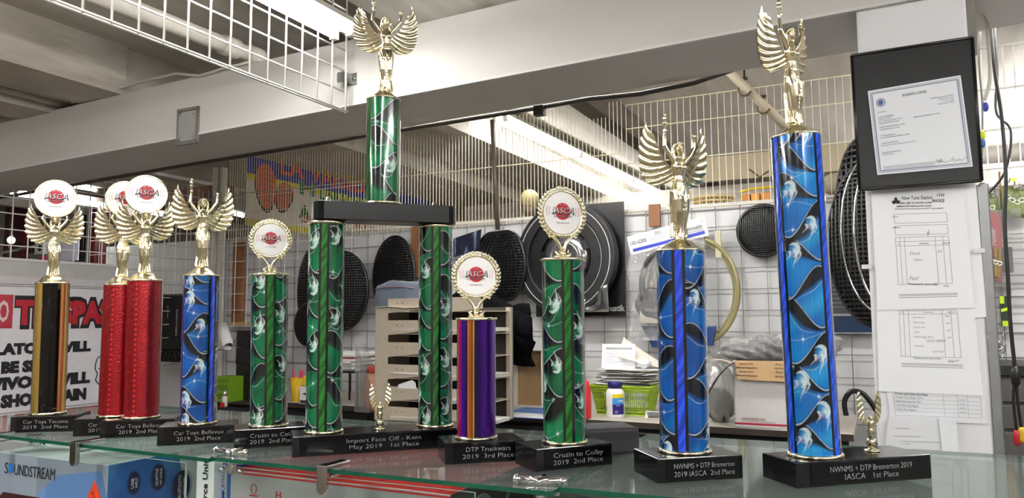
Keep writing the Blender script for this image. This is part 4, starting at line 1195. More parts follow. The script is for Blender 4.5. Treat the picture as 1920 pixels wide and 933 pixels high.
# papers pile on small rack behind green column
p = hitz(540, 690, DZ+.16)
t = thing('wire_rack', 'black rack shelf holding papers behind the green column left of centre', 'rack', on_desk(536, 768)+N*.25, TH)
m = M().box(0, .25, 0, .25, .17, .18)
for x in (.005, .245):
    for y in (.005, .245): m.rod((x, y, 0), (x, y, .17), .006, 8)
m.build('shelf', black, t)
for i in range(9):
    q = M().box(-.012*R.random(), .22+.02*R.random(), -.02*R.random(), .2, 0, .009)
    tag(q.build('paper', [paper, paper2, mat('magenta_sheet', '#b6587a', .8)][2 if i == 6 else i % 2], loc=t.location+Vector((0, 0, .181+i*.0105)), rz=TH+R.uniform(-.1, .1)), 'sheet in the loose paper pile on the black rack', 'paper', 'papers on the black rack')
# stack of black boxes
for i in range(4):
    p = on_desk(452, 752)+N*.05
    m = M().box(-.100, .085, 0, .18, 0, .096)
    o = tag(m.build('black_box', black, loc=(p.x, p.y, DZ+i*.098), rz=TH+(.03, -.02, .02, 0)[i], bevel=.003), ['bottom', 'second lowest', 'second highest', 'topmost'][i]+' of the four black boxes stacked on the desk behind the blue column', 'box', 'stacked black boxes')
# mesh crate lime with bottle
t = dthing('crate', 'lime green plastic crate standing left of the stacked black boxes', 'crate', 405, 752)
m = M()
for i in range(9): m.box(-.02+i*.013, -.013+i*.013, 0, .004, 0, .13)
for z in (0, .045, .09, .125): m.box(-.022, .095, -.001, .005, z, z+.012)
m.box(-.022, .095, .10, .104, 0, .137); m.box(-.022, -.018, 0, .1, 0, .137); m.box(.091, .095, 0, .1, 0, .137); m.build('crate', mat('lime2', '#5f8218', .4), t)
t2 = dthing('perfume_bottle', 'small clear bottle with silver cap in front of the lime crate', 'bottle', 421, 762)
M().lathe([(.013, 0), (.015, .005), (.015, .05), (.008, .056)], 16).build('glass_body', mat('bottle_glass', '#a9a59c', .1), t2)
M().lathe([(.009, .056), (.010, .058), (.010, .085), (.0, .085)], 16).build('cap', chrome, t2)
M().box(-.015, .015, -.0165, -.015, .0, .022).build('label', red, t2)
# rolled paper and perforated strap
s_, z_ = hw(432, 632, 3.6)
t = thing('paper_roll', 'rolled up white paper tube lying beside the slim blue column', 'paper roll', B(s_+.02, 3.58, z_), TH)
m = M(); a = Vector((-.07, 0, .075)); b = Vector((.05, -.06, -.055)); d = (b-a).normalized(); u = d.cross(Vector((0, 0, 1))).normalized(); w = d.cross(u)
def rf(x, v):
    an = x*2.35*2*PI; r_ = .034-.004*x
    return a+(b-a)*v+(u*math.cos(an)+w*math.sin(an))*r_
m.sheet(rf, 70, 2, th=.0012); m.build('sheet', paper, t)
t = thing('strap_roll', 'perforated silver hanger strap curving behind the rolled paper', 'strap', B(s_+.02, 3.56, z_), TH)
m = M(); P = [(.0, 0, -.05), (.06, -.01, -.045), (.10, 0, .0), (.16, 0, .022), (.22, 0, .03)]
m.tube([bez(P, i/30) for i in range(31)], .016, 6, flat=.15); st = m.build('strap', mat('strap_silver', '#9a9893', .35, .6), t)
m = M()
for i in range(26):
    c = bez(P, i/26); m.disc((c.x, -.02+c.y, c.z), .003, .003, .001, 8)
m.build('holes', black, st)
# ledge with cream strip next to it
a = hw(455, 607, WALL-.10); 
tag(M().box(-.14, .10, -.06, .0, -.012, .012).build('ledge', mat('ledge_wood', '#b79a72', .6), loc=B(a[0], WALL-.03, a[1]), rz=TH), 'small tan wooden ledge on the wall behind the green column', 'ledge')

# black amplifier box on a black wire shelf, left
s_, z_ = hw(300, 655, 3.45); s2, z2 = hw(346, 553, 3.45)
t = thing('amplifier_box', 'black product box with white sideways lettering between the red and blue columns', 'box', B(s_-.06, 3.45, z_), TH)
W_ = s2-s_+.08
o = M().box(0, W_, 0, .2, 0, z2-z_).build('carton', mat('carton_black', '#0e0f12', .3), t, bevel=.002)
m = M(); m.text('Rockford Fosgate', W_*.72, (z2-z_)*.5, .016, -.001, w=.17, rot=-PI/2); m.text('AUDIO', W_*.42, (z2-z_)*.7, .010, -.001, w=.08, rot=-PI/2); m.build('lettering', mat('ink_white', '#b9b9bb', .6), o)
m = M().box(0, W_, -.001, .2, z2-z_, z2-z_+.010); m.build('lid', mat('box_lid_grey', '#55585c', .4), t)
t = thing('wire_shelf', 'black wire shelf under the black product box', 'shelf', B(s_-.10, 3.40, z_-.075), TH)
m = M()
m.box(0, W_+.12, 0, .005, .06, .07); m.box(0, W_+.12, 0, .005, 0, .01)
x = 0
while x < W_+.08: m.rod((x, 0, .005), (x+.02, 0, .065), .003, 5); m.rod((x+.02, 0, .065), (x+.04, 0, .005), .003, 5); x += .04
m.box(0, W_+.12, 0, .28, .066, .072); m.build('truss', black, t)
M().box(.02, W_+.1, .02, .24, .0, .062).build('side_panel', black_matte, t)

# ------------------------------------------------------------ right half of the desk
# cardboard tray
t = dthing('cardboard_tray', 'open tan cardboard tray standing on edge between the purple and green columns', 'cardboard box', 962, 762, TH+.05, z=DZ+.03)
m = M().box(0, .15, .05, .055, 0, .27); m.build('bottom', mat('card_inside', '#b49368', .8), t)
m = M(); m.box(0, .005, 0, .055, 0, .27); m.box(.145, .15, 0, .055, 0, .27); m.box(0, .15, 0, .055, .265, .27); m.box(0, .15, 0, .055, 0, .005); m.build('sides', mat('card_white', '#d9d4cb', .7), t)
m = M().box(.07, .078, .02, .05, .15, .155); m.build('crease', cardboard, t)
t = dthing('book', 'thick white book lying under the cardboard tray', 'book', 956, 782, TH)
M().box(0, .19, 0, .20, .003, .026).build('pages', paper, t); M().box(-.002, .192, -.002, .202, 0, .003).build('cover', blue, t); M().box(-.002, .192, -.002, .202, .026, .0285).build('cover', mat('cover_blue', '#355a94', .4), t)
# lime basket with papers
t = dthing('basket', 'lime green slatted plastic basket full of papers behind the white bottle', 'basket', 1108, 776, TH+.03)
BL, BD, BH = .285, .19, .135
def wallf(p0, p1, q0, q1, n):
    m = M()
    p0, p1, q0, q1 = map(Vector, (p0, p1, q0, q1))
    for i in range(n+1):
        u = i/n; a = p0.lerp(p1, u); b = q0.lerp(q1, u); m.rod(a, b, .0020, 4)
    for v, rr in ((0.0, .004), (.12, .003), (.5, .002), (.80, .004), (.88, .006), (.97, .007)):
        a = p0.lerp(q0, v); b = p1.lerp(q1, v); m.rod(a, b, rr, 6)
    return m
sl = .025
c0 = [(sl, sl, 0), (BL-sl, sl, 0), (BL-sl, BD-sl, 0), (sl, BD-sl, 0)]; c1 = [(0, 0, BH), (BL, 0, BH), (BL, BD, BH), (0, BD, BH)]
for i in range(4):
    j = (i+1) % 4
    wallf(c0[i], c0[j], c1[i], c1[j], 24 if i % 2 == 0 else 15).build('slatted_side', lime, t)
M().box(sl, BL-sl, sl, BD-sl, 0, .003).build('bottom', lime, t)
for i in range(16):
    q = M().box(-.12, .13, -.08, .09, 0, .0022)
    q.T = None
    o = q.build('paper', [paper, paper2, mat('pp4', '#c9c5bd', .8)][i % 3], loc=t.matrix_basis @ Vector((BL/2+R.uniform(-.035, .035), BD/2+R.uniform(-.015, .01), BH+.004+i*.0046)), rot=(R.uniform(-.03, .03), R.uniform(-.05, .05), TH+R.uniform(-.35, .35)))
    tag(o, 'loose sheet in the untidy paper pile on the lime basket', 'paper', 'papers piled on the lime basket')
p = t.matrix_basis @ Vector((.03, .08, BH+.075))
m = M().box(0, .165, 0, .001, 0, .115); o = m.build('invoice_sheet', paper, loc=p, rz=TH, rot=(-.15, 0, TH))
tag(o, 'white printed form propped upright on the paper pile in the lime basket', 'paper')
m = M(); m.box(.02, .15, -.0006, 0, .088, .098)
for i in range(9): m.box(.018+.01*(i % 3), .018+.03+.012*(i % 4)+(.05 if i % 3 == 0 else 0), -.0006, 0, .070-i*.0065, .0712-i*.0065)
m.build('print', ink_light, o)
m = M().sheet(lambda u, v: (.0+.22*u, .10*v+.03*math.sin(u*2), .14*(1-u)**1.2*(.35+.65*v)+.01), 24, 10, th=.0012)
tag(m.build('curled_sheet', paper2, loc=t.matrix_basis @ Vector((.12, .05, BH+.07)), rz=TH), 'large curled white sheet behind the propped form', 'paper')
m = M().sheet(cushion(.03, .02, .018, .9, .2, 5), 16, 10, T=TR(0, 0, .018)); tag(m.build('crumpled_tissue', paper, loc=t.matrix_basis @ Vector((.24, .06, BH+.082)), rz=0), 'crumpled white tissue on the right of the paper pile', 'tissue')
# vitamin bottle
t = dthing('pill_bottle', 'white pill bottle with dark blue cap in front of the lime basket', 'bottle', 1154, 781)
m = M().lathe([(.038, 0), (.041, .003), (.041, .105), (.038, .118), (.029, .128), (.028, .132)], 32); m.build('body', mat('bottle_white', '#f2f2f2', .3), t)
m = M(); n = 40
m.lathe([(.030, .130), (.0315, .131), (.0315, .156), (.029, .159), (.0, .159)], n)
for i in range(24): a = 2*PI*i/24; m.rod((.0317*math.cos(a), .0317*math.sin(a), .133), (.0317*math.cos(a), .0317*math.sin(a), .154), .0009, 4)
m.build('cap', mat('cap_blue', '#1d1b63', .35), t)
def wrap(m, a0, a1, z0, z1, r): 
    m.sheet(lambda u, v: (r*math.sin(a0+(a1-a0)*u), -r*math.cos(a0+(a1-a0)*u), z0+(z1-z0)*v), 14, 1)
m = M(); wrap(m, .02, 1.5, .015, .060, .0415); lb = m.build('label_blue', mat('label_navy', '#251a6e', .35), t)
m = M(); wrap(m, .02, 1.5, .060, .088, .0415); m.build('label_sky', mat('label_sky', '#3b8fd0', .35), t)
m = M(); wrap(m, .02, 1.5, .088, .106, .0415); m.build('label_yellow', mat('label_yellow', '#e8d42a', .35), t)
m = M(); m.text('ONE', .017, .076, .011, -.0412, w=.024, bold=.02, T=RZ(.5)); m.text('ADAY', .0, .055, .005, -.0425, w=.02, T=RZ(.6)); m.torus((.008, -.042, .027), .0055, .0055, .0006, 20, 4, T=RZ(.25)); m.text('+', .008, .027, .006, -.0422, T=RZ(.25)); m.build('label_lettering', white, t)
m = M(); wrap(m, -1.1, -1.02, .02, .045, .0413); wrap(m, -.75, -.70, .03, .05, .0413); m.build('fine_print', ink_grey, t)
# red canister behind green column
t = dthing('red_bottle', 'red plastic bottle half hidden behind the right green column', 'bottle', 1094, 783)
M().lathe([(.035, 0), (.036, .004), (.036, .12), (.028, .16), (.012, .175), (.0, .176)], 24).build('body', mat('red_plastic', '#c02a30', .35), t)
# mailing box
t = dthing('mailing_box', 'open white cardboard mailing box with tan flap at the right end of the desk', 'mailing box', 1378, 800, TH+.02)
bw, bh = .32, .27
m = M(); m.box(0, .004, 0, .26, 0, bh); m.box(bw-.004, bw, 0, .26, 0, bh); m.box(0, bw, 0, .004, 0, bh); m.box(0, bw, .256, .26, 0, bh); m.box(0, bw, 0, .26, 0, .004)
o = m.build('carton', mat('carton_postal', '#d5d2d0', .6), t)
m = M(); m.add([(.01, -.003, bh), (bw-.005, -.003, bh), (bw-.005, -.020, bh-.082), (.02, -.020, bh-.075), (.01, -.006, bh+.001), (bw-.005, -.006, bh+.001), (bw-.005, -.023, bh-.082), (.02, -.023, bh-.075)], [(0, 1, 2, 3), (7, 6, 5, 4), (4, 5, 1, 0), (3, 2, 6, 7), (4, 0, 3, 7), (1, 5, 6, 2)]); fl = m.build('front_flap', cardboard, o)
m = M()
FT = TR(0, -.0035, bh) @ RX(-.205)
for i, (a, b) in enumerate((('service', 'priority'), ('recycling package', 'service'), ('service', 'priority'), ('recycling package', 'service'))):
    m.text(a, .055, -.014-i*.016, .006, -.005, w=.055+.03*(i % 2), T=FT, bold=.02, rot=PI); m.text(b, .205, -.014-i*.016, .006, -.005, w=.08, T=FT, bold=.02, rot=PI)
m.build('flap_print', mat('print_brown', '#3d2c1c', .7), fl)
m = M(); m.add([(bw, .0, bh), (bw, .25, bh), (bw+.07, .25, bh-.07), (bw+.07, 0, bh-.09), (bw, .0, bh+.004), (bw, .25, bh+.004), (bw+.07, .25, bh-.066), (bw+.07, 0, bh-.086)], [(0, 3, 2, 1), (4, 5, 6, 7), (0, 4, 7, 3), (1, 2, 6, 5), (0, 1, 5, 4), (2, 3, 7, 6)]); m.build('side_flap', cardboard, o)
m = M(); m.box(0, bw, -.0008, 0, .012, .020); m.box(0, .02, -.0008, 0, bh-.012, bh-.006); m.build('red_stripe', mat('stripe_red', '#a81d3c', .5), o)
m = M(); m.text('LARGE MAILING BOX', .028, .036, .010, -.0008, w=.095, align='L'); m.text('FOR DOMESTIC AND INTERNATIONAL USE', .028, .026, .004, -.0008, w=.13, align='L'); m.build('lettering', mat('print_wine', '#7a3040', .6), o)
# bagged parts on top of the box
mb = t.matrix_basis
def crumple(nx, ny, nz, seed, n=1.0):
    rr = random.Random(seed); K = [(rr.uniform(4, 14), rr.uniform(4, 14), rr.uniform(4, 14), rr.uniform(0, 6)) for _ in range(7)]
    def f(u, v):
        a = -PI+2*PI*u; b = -PI/2+PI*v
        d = Vector((math.cos(b)*math.cos(a), math.cos(b)*math.sin(a), math.sin(b)))
        k = 1+n*.06*sum(abs(math.sin(q[0]*d.x*.5+q[1]*d.y*.5+q[2]*d.z*.5+q[3]))-.5 for q in K)
        return (nx*d.x*k, ny*d.y*k, nz*d.z*k)
    return f
for i, (x, y, z, nx, nz, sd) in enumerate(((.04, .10, .30, .13, .055, 1), (.16, .09, .31, .10, .060, 2), (.27, .12, .33, .13, .065, 3))):
    m = M().sheet(crumple(nx, .08, nz, sd, 1.4), 48, 30)
    tt = thing('plastic_bag', ['clear plastic bag hanging over the left rim of the mailing box', 'crumpled clear bag in the middle of the open mailing box', 'clear bag at the right of the mailing box by the tallest blue column'][i], 'plastic bag', mb @ Vector((x, y, z)), TH, 'clear bags on the mailing box')
    m.build('film', plastic_bag, tt)
    m = M().sheet(crumple(nx*.8, .06, nz*.7, sd+9, .8), 30, 16); m.build('dark_contents', mat('dark_contents', '#1a1a1d', .4, var=.3), tt)
# cream and brown straps and a bag of bits left of the box
p = on_desk(1372, 800)
t = thing('strap', 'cream and brown plastic strap arching left from the mailing box', 'strap', mb @ Vector((.0, -.01, bh-.01)), TH)
def band(P, w, m_, name, par):
    m = M(); m.sheet(lambda u, v: tuple(bez(P, u)+Vector((0, -.03+.05*v, -.0))), 30, 2, th=.002)
    return m.build(name, m_, par)
band([(0, 0, .0), (-.05, -.01, .014), (-.10, -.02, -.0), (-.14, -.02, -.07)], .02, mat('strap_cream', '#c9bd9c', .6), 'cream_band', t)
band([(0, 0, -.002), (-.04, -.03, -.04), (-.08, -.03, -.10), (-.125, -.03, -.18)], .02, mat('strap_brown', '#5c4a3c', .5), 'brown_band', t)
t = dthing('bag_of_parts', 'slumped grey plastic bag of parts left of the mailing box', 'plastic bag', 1342, 795)
m = M().sheet(crumple(.075, .07, .125, 21, .7), 40, 26, T=TR(.0, .09, .125)); m.build('film', clear('plastic_grey', (.75, .76, .74), .15, .2, .5, 22, .25), t)
m = M().sheet(crumple(.06, .05, .07, 22, .6), 30, 18, T=TR(.0, .09, .072)); m.build('dark_contents', mat('green_contents', '#2c332c', .6, var=.3), t)
# small silver stapler-like tool at 1230,760
t = dthing('hand_tool', 'small silver hand tool lying right of the lime basket', 'tool', 1225, 782, TH+.1)
m = M(); m.box(-.03, .10, -.015, .015, .004, .03); m.build('body', mat('tool_silver', '#8d8f90', .3, .5), t, bevel=.006, seg=3); m = M(); m.prism([(-.035, .0), (-.02, .0), (-.028, .035)], -.02, .0); m.build('paper_tab', white, t)

# ------------------------------------------------------------ things hung on the white wall
WW = WALL-.06
mesh_black = mat('grille_black', '#101013', .4)
def grille(name, label, px, py, rx, ry, depth=.05, yaw=0., tiltr=0., n=26, group='black speaker grilles on the wall', w=WW, count=1, step=.028, sdir=(0, -1)):
    """perforated domed speaker grille; rx, ry in pixels at that distance"""
    s_, z_ = hw(px, py, w); p = B(s_, w, z_); k = p.y/F
    a, b = rx*k, ry*k
    for c in range(count):
        q = p+E*(sdir[0]*step*c)+N*(sdir[1]*step*c)
        t = thing(name, label if count == 1 else ('black grille %s in the stack behind the %s' % (('hindmost', 'just behind the front one')[1 if c == count-2 else 0] if c in (0, count-2) else ('second from the back', 'third from the back')[min(1, c-1)], label.split(', ')[0].replace('black ', '')))[:200] if c < count-1 else label, 'speaker grille', q, TH+yaw, group)
        m = M(); m.torus((0, 0, 0), a, b, .009, 56, 8); m.torus((0, .008, 0), a*1.01, b*1.01, .006, 56, 6); m.build('rim', mesh_black, t)
        if c < count-1: continue
        m = M()
        def dome(x, z): r2 = (x/a)**2+(z/b)**2; return -depth*max(0, 1-r2)**.5*.8-.002
        st = 2*max(a, b)/n
        for i in range(-n//2, n//2+1):
            for (ax_, bx_, hor) in ((a, b, 0), (b, a, 1)):
                o_ = i*st
                if abs(o_) >= ax_*.97: continue
                L = bx_*math.sqrt(1-(o_/ax_)**2); pts = []
                for j in range(11):
                    tt = -L+2*L*j/10
                    x, z = (o_, tt) if not hor else (tt, o_)
                    pts.append((x, dome(x, z), z))
                m.tube(pts, st*.20, 4)
        m.build('mesh', mesh_black, t)
        M().disc((0, .012, 0), a*.96, b*.96, .006, 40).build('cloth_backing', mat('backing_black', '#09090a', .9), t)
    return t
grille('speaker_grille', 'tall black grille, in front, behind the left leg of the twin trophy', 640, 545, 50, 72, .05, rad(14), n=30, count=3, step=.03, sdir=(.6, -.6), w=WW-.07)
grille('speaker_grille', 'tilted round black grille at the back left, hanging beside the wreath trophy', 585, 545, 42, 80, .05, rad(-14), n=30, w=WW-.10)
grille('speaker_grille', 'big oval black grille, in front, above the grey blue pouch', 737, 520, 47, 76, .05, rad(-4), n=32, count=3, step=.03, sdir=(.5, -.5))
grille('speaker_grille', 'small round black grille low on the wall beside the left green columns', 577, 608, 36, 38, .04, rad(-10), n=22, w=WW-.18)
grille('speaker_grille', 'black slanting grille, foremost of a deep stack above the purple trophy', 921, 500, 44, 64, .04, rad(-16), n=24, count=5, step=.032, sdir=(.9, -.25), w=WW-.02)
grille('speaker_grille', 'lone round black grille on the white wall left of the tallest blue column', 1431, 432, 47, 48, .04, rad(-4), n=24)
grille('speaker_grille', 'very large black grille half hidden behind the papered post', 1640, 455, 85, 158, .10, rad(-18), n=36, w=WW-.30)
grille('speaker_grille', 'large black speaker grille leaning behind the very large one by the post', 1622, 430, 60, 175, .06, rad(-30), n=30, w=WW-.12)
# chrome arcs by the post
s_, z_ = hw(1635, 450, 3.30)
t = thing('trim_ring', 'pair of thin chrome trim rings beside the post in front of the large grille', 'trim ring', B(s_, 3.30, z_), TH)
k_ = B(s_, 3.3, z_).y/F
m = M(); m.torus((.02, 0, .03), 62*k_, 150*k_, .004, 56, 8); m.build('ring', chrome, t); m = M(); m.torus((.06, -.02, .03), 58*k_, 150*k_, .005, 56, 8); m.build('ring', chrome, t)
# clear blister pack under it
s_, z_ = hw(1600, 600, WW)
t = thing('blister_pack', 'dark blue card in a clear pack on the wall right of the tallest blue column', 'package', B(s_, WW, z_), TH)
M().box(-.14, .12, 0, .01, -.06, .40).build('card', mat('card_slate', '#4a4d50', .6), t)
m = M()
for i in range(16): m.box(-.12, -.12+.05+.12*R.random(), -.001, 0, .36-i*.02, .362-i*.02)
m.box(-.14, .12, -.002, 0, -.06, .03); m.build('print', ink_light, t)
M().box(-.14, .12, -.003, -.001, -.055, .02).build('blue_foot', mat('foot_blue', '#1d3557', .3), t)
# black hook arc right of the box
s_, z_ = hw(1612, 762, WW-.03)
t = thing('hook_arc', 'black curved strap hanging on the wall grid right of the mailing box', 'strap', B(s_, WW-.03, z_), TH)
m = M(); P = [(-.055, 0, -.06), (-.062, 0, .02), (-.03, 0, .066), (.02, 0, .055), (.07, 0, -.02)]
m.tube([bez(P, i/24) for i in range(25)], .012, 8, flat=.5); m.build('strap', black, t)
# subwoofer ring with poster
s_, z_ = hw(1068, 485, WW); p = B(s_, WW, z_); k_ = p.y/F
t = thing('poster', 'black poster with white lettering behind the large speaker ring', 'poster', p, TH)
o = M().box(-70*k_, 108*k_, 0, .003, -108*k_, 101*k_).build('sheet', mat('poster_black', '#151517', .25, var=.2, scale=5), t)
m = M(); m.text('Power Acoustik', 62*k_, -93*k_, 11*k_, -.001, w=88*k_, bold=.03); m.box(52*k_, 72*k_, -.002, -.0005, -76*k_, -62*k_); m.text('AUDIO', 62*k_, -84*k_, 4*k_, -.001, w=24*k_); m.build('lettering', mat('poster_ink', '#9a9a9a', .5), o)
m = M(); m.sheet(lambda u, v: ((-30+150*u*.6+20*v)*k_, -.001-.0, (-70+60*v+20*math.sin(u*4))*k_), 16, 6); m.build('car_picture', mat('poster_grey', '#6f7174', .2, .6, var=.35, scale=9), o)
t = thing('speaker_ring', 'large black speaker ring with white pinstripe hanging before the poster', 'speaker ring', p+N*-.05, TH+rad(-4))
def ring_flat(m, r0, r1, y0, y1, n=64, kx=1.0, kz=1.0):
    V = []; Fc = []
    for i in range(n):
        a = 2*PI*i/n
        for r_, y_ in ((r0, y0), (r1, y0), (r1, y1), (r0, y1)): V.append((r_*kx*math.cos(a), y_, r_*kz*math.sin(a)))
    for i in range(n):
        j = (i+1) % n
        for q in range(4): Fc.append((i*4+q, j*4+q, j*4+(q+1) % 4, i*4+(q+1) % 4))
    return m.add(V, Fc, False)
m = M(); ring_flat(m, 76*k_, 101*k_, -.03, .03, kz=1.03); m.build('outer_ring', mat('ring_black', '#151518', .45), t, bevel=.004)
m = M(); m.torus((0, -.032, 0), 92*k_, 95*k_, .0022, 72, 6); m.torus((-.01, -.012, 0), 76*k_, 78*k_, .0014, 72, 6); m.build('pinstripe', mat('stripe_white', '#d5d5d5', .4), t)
m = M(); ring_flat(m, 52*k_, 76*k_, -.012, .02, kz=1.03)
m.build('inner_ring', mat('ring_inner', '#0c0c0e', .3), t)
m = M()
for i in range(12): a = 2*PI*i/12; m.disc((68*k_*math.cos(a), -.013, 70*k_*math.sin(a)), .006, .006, .002, 10)
m.build('bolt_holes', black_matte, t)
m = M(); m.T = None
m.lathe([(52*k_, .0), (40*k_, .02), (18*k_, .045), (16*k_, .03), (0.0, .015)], 40, T=RX(PI/2) @ Matrix.Scale(1, 4)); m.build('cone', mat('cone_silver', '#8b8b8d', .14, .85, var=.3, scale=8), t)
m = M()
for i in range(5):
    a = 2*PI*i/5+.5
    m.prism([(x*math.cos(a)-z*math.sin(a), x*math.sin(a)+z*math.cos(a)) for x, z in ((8*k_, -5*k_), (52*k_, -9*k_), (52*k_, 9*k_), (8*k_, 5*k_))], -.02, -.006)
m.build('spokes', mat('spoke_dark', '#1d1d20', .2, .4), t)
# silver plate parts below ring
m = M().sheet(lambda u, v: ((18+70*u)*k_, -.03-.02*math.sin(u*9)*v, (-100+(10+40*u)*v)*k_), 20, 8, th=.002)
m.build('silver_plate', mat('plate_silver', '#b5b7b8', .15, .9, var=.2), t)
# blue poster left of it
s_, z_ = hw(876, 455, WW-.03)
t = thing('poster', 'small dark blue poster with white streaks on the wall above the purple trophy', 'poster', B(s_, WW-.03, z_), TH)
k_ = B(s_, WW, z_).y/F
m = M().prism([(-30*k_, -26*k_), (26*k_, -12*k_), (30*k_, 24*k_), (-30*k_, 10*k_)], 0, .003); m.build('sheet', streaky('poster_navy', '#10152c', '#8c99b5', (6, 1, 1), 5, .3, 0, .55, .75), t)

# printed header card and bag
s_, z_ = hw(1250, 440, WW-.06); p = B(s_, WW-.06, z_); k_ = p.y/F
t = thing('header_bag', 'clear bag of black speaker adapters under a white and blue printed header card', 'package', p, TH)
Q = RY(rad(-11.5)) 
a_ = rad(11.5)
o = M().prism([(-76*k_, -21*k_), (76*k_, -21*k_), (76*k_, 16*k_), (-76*k_, 16*k_)], 0, .004, RY(-a_)).build('header_card', mat('card_white2', '#dfe0e6', .4), t)
m = M(); m.box(-70*k_, 70*k_, -.001, 0, -16*k_, -10*k_, RY(-a_)); m.build('blue_bar', mat('bar_blue', '#2332a8', .4), o)
m = M(); m.text('UD-G202', -56*k_, 1*k_, 7*k_, -.001, w=32*k_, T=RY(-a_), bold=.01); m.text('PIONEER', 54*k_, -1*k_, 6*k_, -.001, w=28*k_, T=RY(-a_), bold=.01); m.text('The Art of Entertainment', 54*k_, -7*k_, 2.4*k_, -.001, w=30*k_, T=RY(-a_))
m.torus((37*k_, -.001, -1*k_), 3*k_, 3*k_, .0006, 16, 4, T=RY(-a_)); m.torus((69*k_, -.001, 9*k_), 2.2*k_, 2.2*k_, .0005, 16, 4, T=RY(-a_)); m.build('lettering', ink, o)
m = M()
for i in range(5): m.box(-35*k_, (5-4*i % 9)*k_, -.001, 0, (5-i*3)*k_, (5.6-i*3)*k_, RY(-a_))
m.box(-22*k_, -10*k_, -.001, 0, 6*k_, 12*k_, RY(-a_)); m.build('fine_print', ink_light, o)
def bag_f(sg):
    def f(u, v):
        x = (-70+140*u)*k_*(1+.04*math.sin(v*9)); z = (-20-178*v)*k_+ (u-.5)*28*k_*(1-v)
        bulge = math.sin(PI*u)*math.sin(PI*min(1, v*1.05))
        y = sg*(.012+.045*bulge+.010*math.sin(u*13+v*7)+.008*math.sin(u*5-v*17)+.005*math.sin(u*31+v*11))
        return (x+ .004*math.sin(v*25), y-.02, z)
    return f
m = M().sheet(bag_f(-1), 40, 44); m.sheet(bag_f(1), 40, 44); m.build('film', plastic_bag, t)
m = M(); m.torus((-8*k_, -.02, -95*k_), 40*k_, 62*k_, .016, 40, 8); m.sheet(crumple(36*k_, .02, 30*k_, 31, .5), 24, 14, T=TR(-25*k_, -.02, -130*k_)); m.build('dark_contents', mat('adapter_black', '#2a2a2e', .5), t)
m = M().box(-52*k_, 40*k_, -.03, .0, -165*k_, -140*k_); m.build('white_insert', paper2, t)
m = M().box(28*k_, 40*k_, -.05, -.048, -7*k_, 3*k_, RY(-.2)); m.build('green_sticker', mat('sticker_green', '#1fa03c', .5), t)
# blue box under the bag
s_, z_ = hw(1278, 635, WW-.06)
t = thing('blue_package', 'blue package hanging just under the clear bag of adapters', 'package', B(s_, WW-.04, z_), TH)
o = M().prism([(-76*k_, 24*k_), (-56*k_, -16*k_), (56*k_, -12*k_), (62*k_, 24*k_)], -.02, .02).build('body', mat('package_blue', '#1f3e78', .35), t, bevel=.003)
# amber ring right of the bag
s_, z_ = hw(1300, 545, WW-.02)
t = thing('amber_ring', 'big translucent amber ring hanging behind the clear bag', 'ring', B(s_, WW-.02, z_), TH)
m = M(); m.torus((0, -.01, 0), 82*k_, 100*k_, .012, 64, 10, flat=1.2); m.torus((0, -.004, 0), 74*k_, 92*k_, .006, 64, 8); m.build('ring', mat('amber_plastic', '#8a8258', .12, var=.08, coat=.5), t)
m = M(); m.box(44*k_, 54*k_, -.015, .005, 60*k_, 110*k_, ); m.build('hanger_tab', mat('tab_cream', '#b9b49a', .3), t)

# ------------------------------------------------------------ beyond the mesh: sign, ledge goods
SS = -4.05
wq, zq = hs(464, 291, SS); w2, z2 = hs(464, 417, SS)
wr, zr_ = hs(735, 392, SS)
t = thing('painted_sign', 'painted sign with orange lettering on blue behind the wire mesh', 'sign', B(SS, wq, z2-.02), TH+PI/2)
Ls = max(wr-wq, 1.5)+1.0; Hs = zq-z2+.02
o = M().box(0, Ls, 0, .01, 0, Hs).build('board', mat('sign_white', '#d9d2c2', .6), t)
M().box(0, Ls, -.003, 0, Hs*.74, Hs).build('blue_band', mat('sign_blue', '#2c2f8e', .6), o)
m = M().box(0, Ls, -.0035, 0, Hs*.66, Hs*.75); m.box(0, Ls, -.0035, 0, .0, .05); m.build('yellow_bands', mat('sign_yellow', '#cfc41e', .6), o)
def wof(px, py): w_, z_ = hs(px, py, SS); return w_-wq, z_-(z2-.02)
orange = mat('sign_orange', '#d9542a', .6)
# orange letters with yellow tops
m1 = M(); m2 = M()
xa, za = wof(524, 318); xb, zb_ = wof(566, 330); 
m1.text('LA', (xa+xb)/2, (za+zb_)/2+.045, .14, -.016, w=(xb-xa)*1.05, bold=.03)
xa, za = wof(580, 330); xb, zb_ = wof(740, 372)
m2.text('VARIEDAD', (xa), (za+zb_)/2+.035, .13, -.006, w=(wof(688, 360)[0]-xa)*8/6.0, align='L', bold=.03)
gm_ = mat('sign_orange_fade', '#d9542a', .6); nt = gm_.node_tree
tc = nt.nodes.new('ShaderNodeTexCoord'); sx = nt.nodes.new('ShaderNodeSeparateXYZ'); cr = nt.nodes.new('ShaderNodeValToRGB'); nt.links.new(tc.outputs['Generated'], sx.inputs[0]); nt.links.new(sx.outputs[2], cr.inputs[0])
cr.color_ramp.elements[0].position = .45; cr.color_ramp.elements[0].color = (*lin('#d2462a'), 1); cr.color_ramp.elements[1].position = .8; cr.color_ramp.elements[1].color = (*lin('#dfc02c'), 1)
nt.links.new(cr.outputs[0], nt.nodes['Principled BSDF'].inputs['Base Color'])
m1.build('short_word', gm_, o); m2.build('long_word', gm_, o)
m = M(); xa, za = wof(561, 350); xb, zb_ = wof(590, 358); m.text('H', (xa+xb)/2, za-.0, .10, -.006, w=(xb-xa), bold=.05); xa, za = wof(598, 358); m.text('UARACHES', xa, za-.02, .09, -.006, w=wof(690, 376)[0]-xa, align='L', bold=.03)
